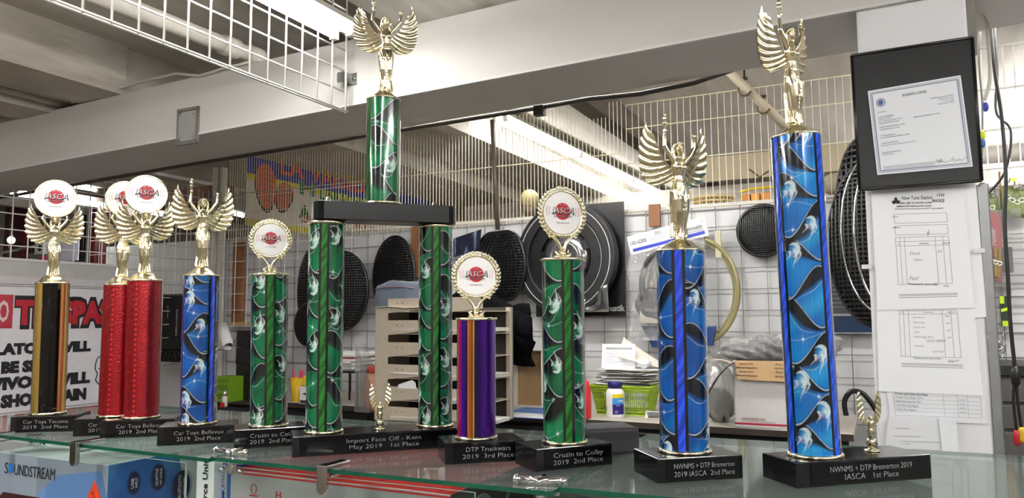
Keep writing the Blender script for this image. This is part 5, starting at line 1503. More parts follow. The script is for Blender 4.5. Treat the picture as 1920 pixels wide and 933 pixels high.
xa, za = wof(560, 390); m.text('A', xa+.06, za-.02, .10, -.006, w=.13, bold=.05); m.build('green_lettering', mat('sign_green', '#1f6a32', .6), o)
m = M(); xa, za = wof(564, 406); m.text('253', xa, za-.01, .06, -.006, w=wof(586, 406)[0]-xa, align='L', bold=.03); xa, za = wof(664, 424); m.text('859-7040', xa, za-.0, .05, -.006, w=wof(722, 424)[0]-xa, align='L', bold=.02); m.build('phone_number', mat('sign_red', '#b8402c', .6), o)
# two woven sandals painted on it
for (cx, cy, a, b, rot) in ((497, 350, .10, .17, .1), (531, 368, .08, .115, -.35)):
    x0, z0 = wof(cx, cy); m = M()
    pts = []
    for i in range(36):
        u = 2*PI*i/36; X = a*math.cos(u)*(1+.15*math.sin(u)); Z = b*math.sin(u)*(1+.0*math.cos(2*u))
        pts.append((x0+X*math.cos(rot)-Z*math.sin(rot), z0+X*math.sin(rot)+Z*math.cos(rot)))
    m.prism([(x0+(p[0]-x0)*1.06+.006, z0+(p[1]-z0)*1.06-.014) for p in pts], -.007, 0); sd = m.build('painted_sole', mat('sole_dark', '#3a3026', .7), o)
    m = M().prism(pts, -.010, -.007); m.build('painted_upper', mat('sandal_orange', '#c9613a', .7, var=.15, scale=30), sd)
    m = M()
    for j in range(7): zz = -b*.7+b*1.4*j/6; L = a*.8*math.sqrt(max(.05, 1-(zz/b)**2)); m.tube([(x0-L*math.cos(rot)-zz*math.sin(rot), -.0115, z0+zz*math.cos(rot)-L*math.sin(rot)), (x0-(zz+.02)*math.sin(rot), -.0125, z0+(zz+.02)*math.cos(rot)), (x0+L*math.cos(rot)-zz*math.sin(rot), -.0115, z0+zz*math.cos(rot)+L*math.sin(rot))], .003, 4)
    m.build('painted_straps', mat('strap_rust', '#8c3f22', .7), sd)

# wide cream plank and goods beyond the right mesh
pw = 4.25
a, za = hw(1310, 322, pw); b, zb = hw(1600, 290, pw)
tag(M().box(0, b-a, 0, .03, -.07, .07).build('plank', mat('plank_cream', '#b5a98f', .6), loc=B(a, pw, (za+zb)/2-.0), rz=TH), 'wide cream plank behind the right mesh above the yellow goods', 'plank')
tag(M().box(-.2, b-a+.6, 0, .30, -.02, 0).build('ledge', mat('ledge_brown', '#6c5a44', .7), loc=B(a, WALL+.06, ztop+.0), rz=TH), 'ledge along the top of the white wall behind the right mesh', 'ledge')
s_, z_ = hw(1336, 362, WALL+.2)
t = thing('wicker_tray', 'cream wicker tray lying on the ledge behind the right mesh', 'tray', B(s_, WALL+.2, ztop+.002), TH)
m = M()
for j in range(3): m.torus((0, 0, .012+j*.02), .10+.012*j, .10+.012*j, .005, 32, 5, T=Matrix(((1, 0, 0, 0), (0, 0, 1, 0), (0, 1, 0, 0), (0, 0, 0, 1))) @ TR(0, 0, 0) if False else None) if False else m.lathe([(.085+.012*j, .004+.020*j), (.092+.012*j, .012+.020*j), (.090+.012*j, .018+.02*j)], 32)
for i in range(28): an = 2*PI*i/28; m.rod((.085*math.cos(an), .085*math.sin(an), 0), (.118*math.cos(an+.1), .118*math.sin(an+.1), .066), .003, 4)
m.build('weave', mat('wicker', '#cbb98a', .6), t); M().lathe([(.09, 0), (.09, .004), (0, .004)], 24).build('bottom', mat('wicker_bottom', '#a08a5e', .7), t)
for i, x in enumerate((1400, 1418, 1436)):
    s_, z_ = hw(x, 368, WALL+.14)
    m = M().box(-.021, .021, 0, .08, 0, .05); tag(m.build('orange_pack', mat('pack_orange%d' % (i % 2), ('#b8761c', '#c98a2a')[i % 2], .5), loc=B(s_, WALL+.10, ztop+.002), rz=TH, bevel=.002), ['left', 'middle', 'right'][i]+' one of the three small amber packs on the ledge behind the mesh', 'pack', 'amber packs on the ledge')
s_, z_ = hw(1418, 350, WALL+.14)
m = M(); m.tube([(-.08, 0, .0), (-.02, 0, .012), (.06, 0, .014), (.12, 0, .008)], .007, 6); tag(m.build('yellow_tube', mat('tube_yellow', '#c9b21e', .4), loc=B(s_, WALL+.12, ztop+.066), rz=TH), 'yellow tube lying on the amber packs behind the mesh', 'tube')
# loose hooked rod, clamps and slanting pipe
zc = HC+1.14
a = at(1366, 133, 3.25); b = at(1505, 268, 3.42)
pipe('slanting_pipe', 'cream pipe slanting down behind the mesh at upper right', [a, b], .020, mat('pipe_cream', '#b9ad97', .5))
for i, (x, y) in enumerate(((1398, 170), (1433, 203))):
    p = at(x, y, 3.30+.04*i); t = thing('pipe_hanger', ['steel pipe hanger nearest the beam on the slanting pipe', 'lower steel pipe hanger on the slanting pipe'][i], 'pipe hanger', p, TH, 'hangers on the slanting pipe')
    m = M(); pts = [(.028*math.cos(a_), -.02, .028*math.sin(a_)) for a_ in [rad(100+20*j) for j in range(13)]]; m.tube(pts, .005, 6); m.build('clamp_ring', mat('hanger_steel', '#5c4f40', .4, .7), t)
    m = M(); m.rod((0, -.02, .024), (0, -.02, .10 if i == 0 else .055), .005, 6); m.box(-.014, .014, -.028, -.012, .045, .055); m.build('threaded_rod', mat('hanger_steel', '#5c4f40', .4, .7), t)
s_, z_ = hw(1425, 325, WALL+.3)
m = M(); m.tube([(-.055, 0, .028), (0, 0, -.022), (.012, -.03, -.018), (.05, -.03, .004)], .005, 6); tag(m.build('bent_rod', mat('hanger_steel', '#5c4f40', .4, .7), loc=B(s_, WALL+.3, z_), rz=TH), 'bent V-shaped steel rod in front of the cream plank', 'rod')
s_, z_ = hw(1568, 345, WALL+.15)
m = M().sheet(crumple(.07, .06, .055, 77, .5), 26, 16); tag(m.build('cloth_bundle', mat('bundle_cream', '#a79f88', .8), loc=B(s_, WALL+.15, z_), rz=TH), 'cream bundle on the ledge left of the framed licence', 'bundle')
# clutter shapes beyond dense mesh (lower edge)
s_, z_ = hw(993, 372, WALL+.5)
t = thing('globe_lamp', 'round cream globe behind the dense mesh right of centre', 'lamp', B(s_, WALL+.5, z_), TH)
m = M().ball((0, 0, 0), .06, 20); m.build('globe', mat('globe_cream', '#b7a878', .4), t)
M().lathe([(.03, -.12), (.05, -.06), (.02, -.055)], 16).build('foot', mat('globe_foot', '#5c4f3c', .5), t)
t.location.z = z_
# ------------------------------------------------------------ papers and licence on the post
PF = PW-.001
def sheet_px(name, label, quad, w, mat_, th=.001, cat='paper', lift=0., group=None):
    pts = [hw(x, y, w) for x, y in quad]              # top-left, top-right, bottom-right, bottom-left
    c = pts[3]; t = thing(name, label, cat, B(c[0], w-lift, c[1]), TH, group)
    q = [(p[0]-c[0], p[1]-c[1]) for p in pts]
    m = M().prism([q[3], q[2], q[1], q[0]], -th, 0)
    o = m.build('sheet', mat_, t)
    TL, TRt, BR, BL = [Vector((x, 0, z)) for x, z in (q[0], q[1], q[2], q[3])]
    def uv(u, v):                                     # u right, v down
        p = (TL*(1-u)+TRt*u)*(1-v)+(BL*(1-u)+BR*u)*v; return p.x, p.z
    ang = math.atan2((TRt-TL).z, (TRt-TL).x); wid = (TRt-TL).length; hei = (TL-BL).length
    return t, o, uv, ang, wid, hei
def put(m, st, uv, ang, wid, hei, u, v, h, w, align='C', th=.001, **k):
    x, z = uv(u, v); m.text(st, x, z, h*hei, -th-.0003, w=w*wid, align=align, rot=ang, th=.0002, **k)
def line(m, uv, u0, v0, u1, v1, r, th=.001):
    a = uv(u0, v0); b = uv(u1, v1)
    d = Vector((b[0]-a[0], b[1]-a[1])); d.normalize(); nx, nz = -d.y*r, d.x*r
    y = -th
    m.prism([(a[0]-nx, a[1]-nz), (b[0]-nx, b[1]-nz), (b[0]+nx, b[1]+nz), (a[0]+nx, a[1]+nz)], y-.0004, y)
# black frame board
t, o, uv, an, wd, he = sheet_px('licence_frame', 'black framed board hanging at the top of the white post', [(1597, 107), (1822, 73), (1840, 340), (1612, 357)], PF-.022, mat('frame_black', '#161618', .45), .012, 'frame')
q = uv(0, 0); m = M()
for a, b in (((0, 0), (1, 0)), ((1, 0), (1, 1)), ((1, 1), (0, 1)), ((0, 1), (0, 0))):
    p0 = uv(*a); p1 = uv(*b); m.tube([(p0[0], -.012, p0[1]), (p1[0], -.012, p1[1])], .004, 6)
m.build('frame_edge', black, t)
t.location = t.location  # frame hangs clear of the post on its back bar
M().box(.03, wd-.03, .0, .021, he*.4, he*.5).build('back_bar', wood, t)
# licence sheet on the frame
t, o, uv, an, wd, he = sheet_px('business_licence', 'printed business licence with blue border on the black framed board', [(1627, 171), (1801, 141), (1824, 312), (1645, 328)], PF-.0365, mat('licence_paper', '#e6e9ee', .7, var=.01, scale=4), .001, 'licence')
m = M()
for e0, r in ((.022, .0007), (.040, .0016)):
    for a, b in (((e0, e0), (1-e0, e0)), ((1-e0, e0), (1-e0, 1-e0)), ((1-e0, 1-e0), (e0, 1-e0)), ((e0, 1-e0), (e0, e0))): line(m, uv, *a, *b, r)
m.build('border', mat('border_blue', '#8e95ab', .6), o)
m = M(); x, z = uv(.13, .16); m.torus((x, -.0014, z), .0095, .0095, .0012, 24, 4); m.ball((x, -.0014, z), (.006, .0006, .007), 10); m.build('seal', mat('seal_blue', '#4d5f96', .6), o)
m = M(); put(m, 'BUSINESS LICENSE', uv, an, wd, he, .50, .115, .030, .26); m.build('title', mat('title_grey', '#5a5c66', .6), o)
m = M()
for u, v, w, s_ in ((.08, .27, .10, 'Sole Proprietor'), (.08, .33, .17, 'MARKY ENTERPRISES'), (.08, .355, .14, 'TUNE STATION'), (.08, .38, .26, '8412 S TACOMA WAY STE 10'), (.08, .405, .22, 'LAKEWOOD WA 98499-4566'), (.08, .45, .28, 'UNEMPLOYMENT INSURANCE - ACTIVE'), (.08, .478, .22, 'TAX REGISTRATION - ACTIVE'), (.08, .55, .17, 'CITY ENDORSEMENTS:'), (.08, .575, .32, 'LAKEWOOD GENERAL BUSINESS - ACTIVE'),
                 (.08, .64, .19, 'LICENSING RESTRICTIONS:'), (.08, .665, .38, 'Not licensed to hire minors without a Minor Work Permit.'), (.08, .75, .21, 'REGISTERED TRADE NAMES:'), (.08, .775, .12, 'TUNE STATION')):
    put(m, s_, uv, an, wd, he, u, v, .014, w, 'L')
for v, w, s_ in ((.20, .24, 'Unified Business ID #: 601 929 082'), (.225, .15, 'Business ID #: 001'), (.25, .12, 'Location: 0001'), (.275, .17, 'Expires: Jan 31, 2020')): put(m, s_, uv, an, wd, he, .90, v, .014, w, 'R')
put(m, 'INDUSTRIAL INSURANCE - ACTIVE', uv, an, wd, he, .46, .385, .014, .28, 'L')
for v in (.912, .928, .944, .96):
    line(m, uv, .07, v, .62, v, .0005)
m.build('print', mat('print_slate', '#6f727e', .7), o)
m = M(); a = []
sig = [(0, .0), (.02, .045), (.03, .0), (.045, .035), (.05, .0), (.06, .05), (.065, .01), (.08, .02), (.09, .0), (.13, .01), (.18, .03), (.19, .055), (.18, .01), (.20, .0), (.215, .025), (.23, 0), (.25, .025), (.27, .0), (.30, .03), (.34, .035)]
pts = []
for i in range(61):
    p = bez([(x, 0, z) for x, z in sig], i/60); X, Z = uv(.63+p.x, .93-p.z); pts.append((X, -.0014, Z))
m.tube(pts, .0004, 4); line(m, uv, .70, .955, .84, .955, .0003); m.build('signature', ink, o)

# invoices
def invoice(label, quad, w, no, body, cut=0.):
    t, o, uv, an, wd, he = sheet_px('invoice', label, quad, w, paper, .001, 'invoice', group='invoices taped to the post')
    m = M()
    if cut == 0:
        put(m, 'New Tune Station', uv, an, wd, he, .50, .10, .028, .33, shear=.1, bold=.01); put(m, no, uv, an, wd, he, .755, .085, .020, .075, bold=.02)
        put(m, 'STEREO, AMP, CD, SPEAKER, ALARM', uv, an, wd, he, .47, .142, .013, .36, bold=.02); put(m, 'INVOICE', uv, an, wd, he, .725, .13, .024, .13, bold=.02)
        put(m, 'WINDOW TINT INSTALLATION & SALES', uv, an, wd, he, .46, .168, .013, .38, bold=.02); put(m, '8412 South Tacoma Way Ste 10 Lakewood, WA 98499   Tel (253) 000-0000', uv, an, wd, he, .51, .19, .010, .52)
        put(m, 'SOLD TO', uv, an, wd, he, .25, .25, .010, .06, bold=.02); put(m, 'SHIPPED TO', uv, an, wd, he, .26, .34, .010, .08, bold=.02)
        m.box(*[0]*6) if False else None
        x, z = uv(.27, .115); m.text('A', x, z, .012, -.0013, bold=.1); m.text('ww', x, z-.004, .010, -.0013, w=.02, bold=.08)
    yy = .50 if cut == 0 else .02
    put(m, 'Thank you for your order!', uv, an, wd, he, .50, .80 if cut == 0 else .60, .016, .32 if cut == 0 else .28, bold=.01)
    put(m, 'DESCRIPTION', uv, an, wd, he, .54, .475 if cut == 0 else .075, .009, .10, bold=.02); put(m, 'AMOUNT', uv, an, wd, he, .77, .475 if cut == 0 else .075, .009, .08, bold=.02); put(m, 'QTY', uv, an, wd, he, .275, .475 if cut == 0 else .075, .009, .035)
    put(m, 'TOTAL', uv, an, wd, he, .735, .82 if cut == 0 else .635, .010, .06, bold=.02)
    m.build('heading', ink, o)
    m = M()
    if cut == 0:
        for v0, v1 in ((.23, .305), (.325, .40)):
            for a, b in (((.24, v0), (.80, v0)), ((.80, v0), (.80, v1)), ((.80, v1), (.24, v1)), ((.24, v1), (.24, v0))): line(m, uv, *a, *b, .0004)
        g0, g1, g2 = .42, .80, .845
        for v in (g0, g0+.035, .49, g1): line(m, uv, .24, v, .80, v, .0004)
        us = (.24, .285, .335, .66, .74, .80)
    else:
        g0, g1 = .055, .585
        for v in (g0, .095, g1): line(m, uv, .24, v, .83, v, .0004)
        us = (.24, .285, .335, .68, .765, .83)
    for u in us: line(m, uv, u, g0, u+.0, g1, .0004)
    for v in ((.88, .89, .905) if cut == 0 else (.665, .68, .70)): line(m, uv, .24, v, .84, v, .0006)
    m.build('ruled_form', ink_grey, o)
    m = M(); rr = random.Random(hash(no) % 97)
    for s_, u, v, w, h in body: put(m, s_, uv, an, wd, he, u, v, h, w, 'L', shear=.3)
    m.build('handwriting', mat('pencil_grey', '#8e8f96', .7), o)
    return t
IV = PF-.002
invoice('white printed invoice number 1733 taped to the post just below the frame', [(1633, 350), (1806, 345), (1828, 577), (1645, 581)], IV-.004, '1733',
    [('Deck', .38, .55, .12, .025), ('Labor', .42, .60, .10, .022), ('20', .67, .54, .05, .02), ('6', .58, .385, .03, .05), ('Paid', .36, .75, .10, .03)])
invoice('second invoice sheet with a filled-in table on the post below the first one', [(1643, 574), (1826, 572), (1843, 742), (1648, 733)], IV-.0015, '1734',
    [('JVC 600W monitor', .27, .03, .25, .022), ('Speakers', .38, .13, .12, .02), ('Harness', .38, .19, .12, .02), ('Dash kit', .38, .245, .12, .02), ('Amp', .38, .30, .06, .02), ('Wiring Kit', .38, .355, .2, .022), ('Install', .38, .46, .1, .02), ('DDX1200RM', .50, .40, .2, .03), ('Cash Paid', .55, .52, .12, .022), ('200', .70, .12, .05, .02), ('60', .71, .2, .04, .02), ('40', .71, .28, .04, .02), ('20', .71, .36, .04, .02), ('450.00', .70, .62, .11, .022)], cut=1)
t, o, uv, an, wd, he = sheet_px('price_list', 'typed price list sheet on the post partly under the second invoice', [(1660, 715), (1847, 722), (1851, 794), (1670, 788)], IV, mat('paper_b', '#e9eaee', .8, var=.01), .001, 'paper')
m = M()
for i in range(6): line(m, uv, .06, .33+i*.105, .95, .33+i*.105, .0004)
for u in (.06, .58, .72, .82, .95): line(m, uv, u, .27, u, .86, .0004)
m.build('table_rules', ink_light, o)
m = M()
for i, s_ in enumerate(('1 Apple Plus Easy Nano', '1 Select Premium Easy Clear Video', '1 Select Deluxe Plus Magnetic', '1 Apple Plus Magnetic')): put(m, s_, uv, an, wd, he, .075, .38+i*.105, .045, .30-.03*i, 'L'); put(m, '$12.00', uv, an, wd, he, .74, .40+i*.105, .035, .05, 'L')
put(m, 'Wireless Speed Select Gate Range', uv, an, wd, he, .08, .29, .05, .34, 'L', bold=.02); m.build('print', ink_grey, o)
t, o, uv, an, wd, he = sheet_px('letter', 'creased typed letter hanging loose at the foot of the post', [(1667, 780), (1792, 783), (1803, 886), (1655, 868)], IV-.009, mat('paper_c', '#e3e4e8', .8, var=.02), .001, 'letter')
m = M()
for v, u, w, s_ in ((.24, .12, .20, 'Dear All MK Tenants,'), (.40, .10, .42, 'Please pay attention to the following issues:'), (.50, .18, .62, '1.  No animals must be supervised at all times by their owners'), (.55, .22, .14, 'for themselves.'), (.66, .18, .62, '2.  Please make sure to lock the restrooms after use so that the'), (.71, .22, .10, 'security'), (.84, .3, .45, 'parking in center of loading zone'), (.92, .35, .4, 'please of property')): put(m, s_, uv, an, wd, he, u, v, .022, w, 'L')
m.build('print', ink_grey, o)
t, o, uv, an, wd, he = sheet_px('paper_fold', 'folded white paper strip beside the loose letter', [(1760, 782), (1792, 784), (1802, 884), (1770, 884)], IV-.013, mat('paper_d', '#eceef2', .8, var=.02), .001, 'paper')
t, o, uv, an, wd, he = sheet_px('backing_sheet', 'blank white sheet showing behind the first invoice at the right edge of the post', [(1745, 352), (1830, 350), (1850, 594), (1760, 600)], IV+.0005, mat('paper_e', '#f0f0f3', .8, var=.01), .001, 'paper')
# tape tabs
for i, (x, y) in enumerate(((1625, 500), (1836, 470))):
    s_, z_ = hw(x, y, IV-.006); m = M().box(-.012, .012, -.001, 0, -.005, .006)
    tag(m.build('tape_tab', mat('tape', '#dcdcdc', .4), loc=B(s_, IV-.006, z_), rz=TH), ['strip of tape at the left edge of the first invoice', 'strip of tape over the metal corner strip beside the invoice'][i], 'tape')

# ------------------------------------------------------------ right edge: pegs, packets, cables
RW = WALL-.05
def rthing(name, label, cat, px, py, w=RW, group=None):
    s_, z_ = hw(px, py, w); t = thing(name, label, cat, B(s_, w, z_), TH, group); return t, B(s_, w, z_).y/F
mag = mat('packet_olive', '#5e6a34', .4, var=.25, scale=60)
for i, (x, y) in enumerate(((1848, 385), (1860, 392), (1888, 372), (1897, 378), (1906, 382), (1915, 378))):
    t, k_ = rthing('hanging_packet', ['olive packet on the peg nearest the post, above the red pouch', 'olive packet second from the post on the upper pegs', 'olive packet left of the row at the far right edge', 'olive packet with yellow corner at the far right edge', 'olive packet last but one at the right edge', 'olive packet cut by the right edge of the picture'][i], 'packet', x, y, RW-.03*i*0, group='olive packets on pegs')
    m = M(); m.sheet(lambda u, v: ((-9+18*u)*k_, -.01-.006*math.sin(PI*u), (22-50*v)*k_), 8, 8, th=.006); m.build('packet', mag, t)
    m = M(); m.rod((0, .04, 28*k_), (0, -.10, 26*k_), .0025, 6); m.rod((0, -.10, 26*k_), (0, -.11, 32*k_), .0025, 6); m.build('peg', chrome, t)
    m = M(); m.torus((0, -.02, 2*k_), 4*k_, 4*k_, .003, 16, 5); m.build('chrome_grommet', chrome, t)
t, k_ = rthing('yellow_tab', 'yellow label corner above the far right packets', 'label', 1900, 337, RW-.06); M().prism([(-6*k_, 4*k_), (0, -6*k_), (8*k_, 2*k_), (0, 4*k_)], 0, .002).build('card', mat('label_yel', '#d9d820', .5), t)
t, k_ = rthing('red_pouch', 'tall red package with white script in a clear blister right of the post', 'package', 1864, 460, RW-.02)
m = M().prism([(-9*k_, 62*k_), (-16*k_, 50*k_), (-14*k_, -10*k_), (-9*k_, -16*k_), (-11*k_, -68*k_), (8*k_, -68*k_), (12*k_, -10*k_), (13*k_, 52*k_), (6*k_, 62*k_)], -.02, 0); o = m.build('package', mat('pouch_red', '#a8182c', .4), t, bevel=.003)
m = M(); m.text('Pioneer', -2*k_, 16*k_, 9*k_, -.021, w=34*k_, rot=PI/2, shear=.3, bold=.01); m.text('SUPERTUNER', -1*k_, -38*k_, 5*k_, -.021, w=44*k_, rot=PI/2); m.build('lettering', mat('script_white', '#d0c4c0', .5), o)
M().box(-22*k_, 44*k_, -.03, -.026, -78*k_, 66*k_).build('blister', acrylic, t)
t, k_ = rthing('black_card', 'black card hanging beside the red package', 'package', 1888, 487, RW-.03); M().box(-9*k_, 9*k_, -.01, 0, -24*k_, 24*k_).build('card', black, t, bevel=.002); 
for i, (x, y) in enumerate(((1860, 490), (1867, 492), (1874, 494), (1847, 492))):
    t, k_ = rthing('metal_terminal', 'brass terminal strip hanging in front of the red package', 'terminal', x, y, RW-.08, 'brass terminals in front of the red package'); M().box(-2*k_, 2*k_, -.002, 0, -26*k_, 30*k_, RY(.05*i)).build('strip', mat('brass_terminal', '#8a7a4a', .3, .8), t); m = M(); m.torus((0, -.003, 0), 4*k_, 3.5*k_, .003, 14, 5); m.build('ring', chrome, t)
for i, (x, y) in enumerate(((1862, 612), (1875, 650), (1866, 670), (1858, 655), (1880, 665))):
    t, k_ = rthing('peg_clip', ['chrome clip on the peg below the red package', 'chrome clip on the second peg row, right', 'chrome clip lowest on the pegs', 'chrome clip on the second peg row, left', 'chrome clip with green card behind, lower right'][i], 'clip', x, y, RW-.05, 'chrome clips on pegs')
    m = M(); m.torus((0, 0, 0), 5*k_, 4.5*k_, .004, 16, 6); m.rod((-3*k_, 0, 4*k_), (-5*k_, 0, 30*k_), .003, 6); m.rod((3*k_, 0, 4*k_), (6*k_, -.02, 28*k_), .003, 6); m.rod((0, .05, 8*k_), (0, -.06, 6*k_), .003, 6); m.build('clip', chrome, t)
t, k_ = rthing('green_card', 'black card with bright yellow-green print on the lower pegs', 'package', 1884, 585, RW-.02); o = M().box(-7*k_, 8*k_, -.004, 0, -26*k_, 30*k_).build('card', mat('card_darkgreen', '#1a2a1c', .4), t)
m = M(); m.box(-7*k_, 0, -.006, -.004, 16*k_, 30*k_); m.box(-5*k_, 8*k_, -.006, -.004, -26*k_, -16*k_); m.prism([(-6*k_, 0), (7*k_, 4*k_), (7*k_, 10*k_), (-6*k_, 6*k_)], -.006, -.004); m.build('print', mat('print_lime', '#b8d820', .5), o)
# peg bars
for i, y in enumerate((355, 457, 517, 557, 606, 669)):
    s0_, z_ = hw(1842, y, RW+.01); m = M().rod((0, 0, 0), (.42, 0, 0), .004, 6)
    tag(m.build('peg_bar', wire_grey, loc=B(s0_, RW+.01, z_), rz=TH), 'thin steel bar, number %s from the top, carrying pegs right of the post' % ('one', 'two', 'three', 'four', 'five', 'six')[i], 'bar', 'steel peg bars')
# clear bag with barcode label
t, k_ = rthing('clear_bag', 'clear bag with white barcode label and black sleeve, low on the right', 'plastic bag', 1868, 790, RW-.30)
m = M().sheet(lambda u, v: ((-22+46*u-8*v)*k_, -.01*math.sin(PI*u)+.004*math.sin(v*14+u*5), (66-150*v)*k_), 16, 24, th=.012); m.build('film', plastic_bag, t)
o = M().box(-8*k_, 8*k_, -.03, -.028, -20*k_, 32*k_).build('label', paper, t)
m = M()
for i in range(14): m.box(-5*k_, 1*k_, -.0315, -.03, (-6+i*2.2)*k_, (-5+i*2.2)*k_)
m.text('RCA', 4*k_, 8*k_, 4*k_, -.0303, w=16*k_, rot=PI/2); m.build('barcode', ink, o)
m = M(); P = [(-12*k_, -.02, -40*k_), (-6*k_, -.02, -58*k_), (-4*k_, -.02, -80*k_), (-12*k_, -.02, -92*k_)]; m.tube([bez(P, i/16) for i in range(17)], .013, 10); m.build('black_sleeve', mat('sleeve_black', '#1d1d1f', .6, bump=.4, scale=160), t)
# dark drawer unit and white shelf behind
s_, z_ = hw(1905, 800, 3.3)
t = thing('drawer_unit', 'dark grey drawer unit standing low at the right edge', 'drawer unit', B(s_-.14, 3.3, 0), TH)
M().box(0, .5, 0, .4, 0, .98).build('carcass', mat('unit_grey', '#3d3a3a', .5), t)
for i in range(5): M().box(.01, .49, -.012, 0, .50+i*.097-.0, .585+i*.097).build('drawer_front', mat('unit_front', '#4a4645', .45), t, bevel=.003)
M().box(.0, .5, -.02, .4, .985, 1.02).build('top', mat('unit_top', '#15130f', .4), t)
# white tray edge at the showcase corner
t, k_ = rthing('plastic_tray', 'white corner of a plastic tray at the right end of the glass', 'tray', 1895, 889, 1.75)
m = M(); m.box(-40*k_, 60*k_, -.02, .10, -.003, .0); m.box(-40*k_, 60*k_, -.02, -.017, -.0, .010); m.box(-40*k_, -38*k_, -.02, .10, 0, .010); m.build('tray', mat('tray_white', '#d9dcdc', .3), t)
# cables down the right side
def cable(label, pts, r, m_, par=None, name='cable', w=None):
    P = []
    for px, py, ww in pts: s_, z_ = hw(px, py, ww); P.append(B(s_, ww, z_))
    t = thing(name, label, 'cable', P[0]) 
    m = M(); m.T = TR(*(-P[0])); n = 10*len(P); m.tube([bez(P, i/n) for i in range(n+1)], r, 8); m.build('lead', m_, t)
    return t, P
cb = mat('cable_black', '#141316', .4)
t, P = cable('long black cable hanging down the right side, ending in red and yellow plugs', [(1850, -20, 2.7), (1858, 60, 2.7), (1866, 140, 2.7), (1878, 220, 2.7), (1886, 330, 2.7), (1884, 420, 2.7), (1890, 520, 2.7), (1894, 600, 2.7), (1903, 690, 2.7)], .0055, cb)
s_, z_ = hw(1904, 705, 2.7); p = B(s_, 2.7, z_)-P[0]
m = M(); m.T = TR(*p); m.lathe([(.006, -.03), (.012, -.022), (.013, .012), (.007, .03)], 16); m.build('splitter', cb, t)
for (x0, x1, y1, cc, nm) in ((1902, 1906, 805, '#b0202c', 'red_plug'), (1906, 1915, 800, '#d0b020', 'yellow_plug')):
    Q = []
    for x, y in ((x0, 715), (x0-2+4*(x1 > 1910), 750), (x1, y1)): s_, z_ = hw(x, y, 2.7); Q.append(B(s_, 2.7, z_))
    m = M(); m.T = TR(*(-P[0])); m.tube([bez(Q, i/14) for i in range(15)], .004, 8); m.build('split_lead', cb, t)
    m = M(); m.T = TR(*(Q[-1]-P[0])); m.lathe([(.007, -.045), (.010, -.040), (.010, -.008), (.005, .0)], 14); m.build(nm, mat(nm, cc, .35), t)
cable('second black cable running down beside the mesh at the top right', [(1862, -20, 2.9), (1866, 60, 2.9), (1870, 140, 2.9), (1868, 210, 2.9), (1895, 245, 2.9), (1885, 320, 2.9), (1850, 366, 2.9), (1842, 368, 2.9)], .004, cb)
t, P = cable('white cable looping down the right side of the post to blue connectors', [(1815, -10, 2.35), (1826, 15, 2.4), (1848, 40, 2.4), (1854, 90, 2.4), (1856, 150, 2.4), (1846, 188, 2.4)], .005, mat('cable_white2', '#cfcbc4', .5))
cable('thin grey wire hanging right of the frame with a yellow joint', [(1838, 60, 2.6), (1836, 120, 2.6), (1842, 200, 2.6), (1841, 300, 2.6)], .003, mat('wire_thin', '#8d8a86', .5))
for i, (x, y, c) in enumerate(((1848, 200, '#3a46a8'), (1842, 254, '#c8d020'), (1842, 268, '#3a5a98'))):
    s_, z_ = hw(x, y, 2.56); m = M().lathe([(.004, -.014), (.008, -.006), (.008, .008), (.003, .016)], 12)
    tag(m.build('wire_connector', mat('connector_%d' % i, c, .4), loc=B(s_, 2.56, z_)), ['blue wire connector right of the frame, the upper one', 'yellow wire connector on the thin wire right of the frame', 'lower blue wire connector right of the frame'][i], 'connector', 'crimp connectors')
for x, lab in ((1817, 'light grey conduit running up behind the frame at the right of the post'),):
    a = hw(x, 80, 2.16+.05); b = hw(x+4, -20, 2.21)
    pipe('conduit_pipe', lab, [B(hw(1822, 90, 2.21)[0], 2.21, hw(1822, 90, 2.21)[1]-.02), B(hw(1824, -10, 2.21)[0], 2.21, CEIL-.01)], .013, mat('conduit_grey2', '#a9a6a0', .4, .4), 'conduit')

# ------------------------------------------------------------ left background
# warning sign on the left partition
SP = -4.16
wa, za = hs(-40, 531, SP); wb, zb = hs(236, 541, SP); wc, zc_ = hs(100, 772, SP)
top = (za+zb)/2; bot = hs(100, 768, SP)[1]
t = thing('warning_sign', 'big white warning sign with red and black lettering on the left partition', 'sign', B(SP, wa, bot), TH+PI/2)
Ls = wb-wa; Hs = top-bot
o = M().box(0, Ls, 0, .012, 0, Hs).build('board', mat('sign_board', '#dcd8de', .4), t)
m = M()
for z0_ in (.012, Hs-.006): m.box(0, Ls, -.001, 0, z0_-.003, z0_)
m.build('border', ink, o)
def wl(px, py): w_, z_ = hs(px, py, SP); return w_-wa, z_-bot
def tx(m, st, x0, x1, y0, y1, y=-.0015, **k):
    a = wl(x0, (y0+y1)/2); b = wl(x1, (y0+y1)/2); h = wl(x0, y0)[1]-wl(x0, y1)[1]
    m.text(st, (a[0]+b[0])/2, (a[1]+b[1])/2, h, y, w=b[0]-a[0], **k)
a = wl(-30, 551); b = wl(22, 615)
M().box(a[0], b[0], -.002, 0, b[1], a[1]).build('red_block', mat('sign_red_block', '#b03040', .4), o)
m = M(); tx(m, 'O', -4, 16, 562, 602, -.003, bold=.02); m.build('no_lettering', mat('sign_pink', '#dfc8cc', .4), o)
m = M(); tx(m, 'TRESPASSING', 28, 292, 563, 606, -.003, bold=.06); m.build('red_lettering', mat('sign_letter_red', '#b01c2c', .4), o)
m = M(); tx(m, 'TRESPASSING', 26, 295, 560, 609, -.0015, bold=.13); m.build('lettering_outline', ink, o)
m = M()
tx(m, 'VIOLATORS WILL', -69, 170, 642, 662, bold=.075); tx(m, 'BE SHOT', 2, 118, 675, 695, bold=.075); tx(m, 'SURVIVORS WILL', -82, 168, 704, 726, bold=.075); tx(m, 'BE SHOT AGAIN', -38, 161, 735, 757, bold=.075)
m.build('black_lettering', ink, o)
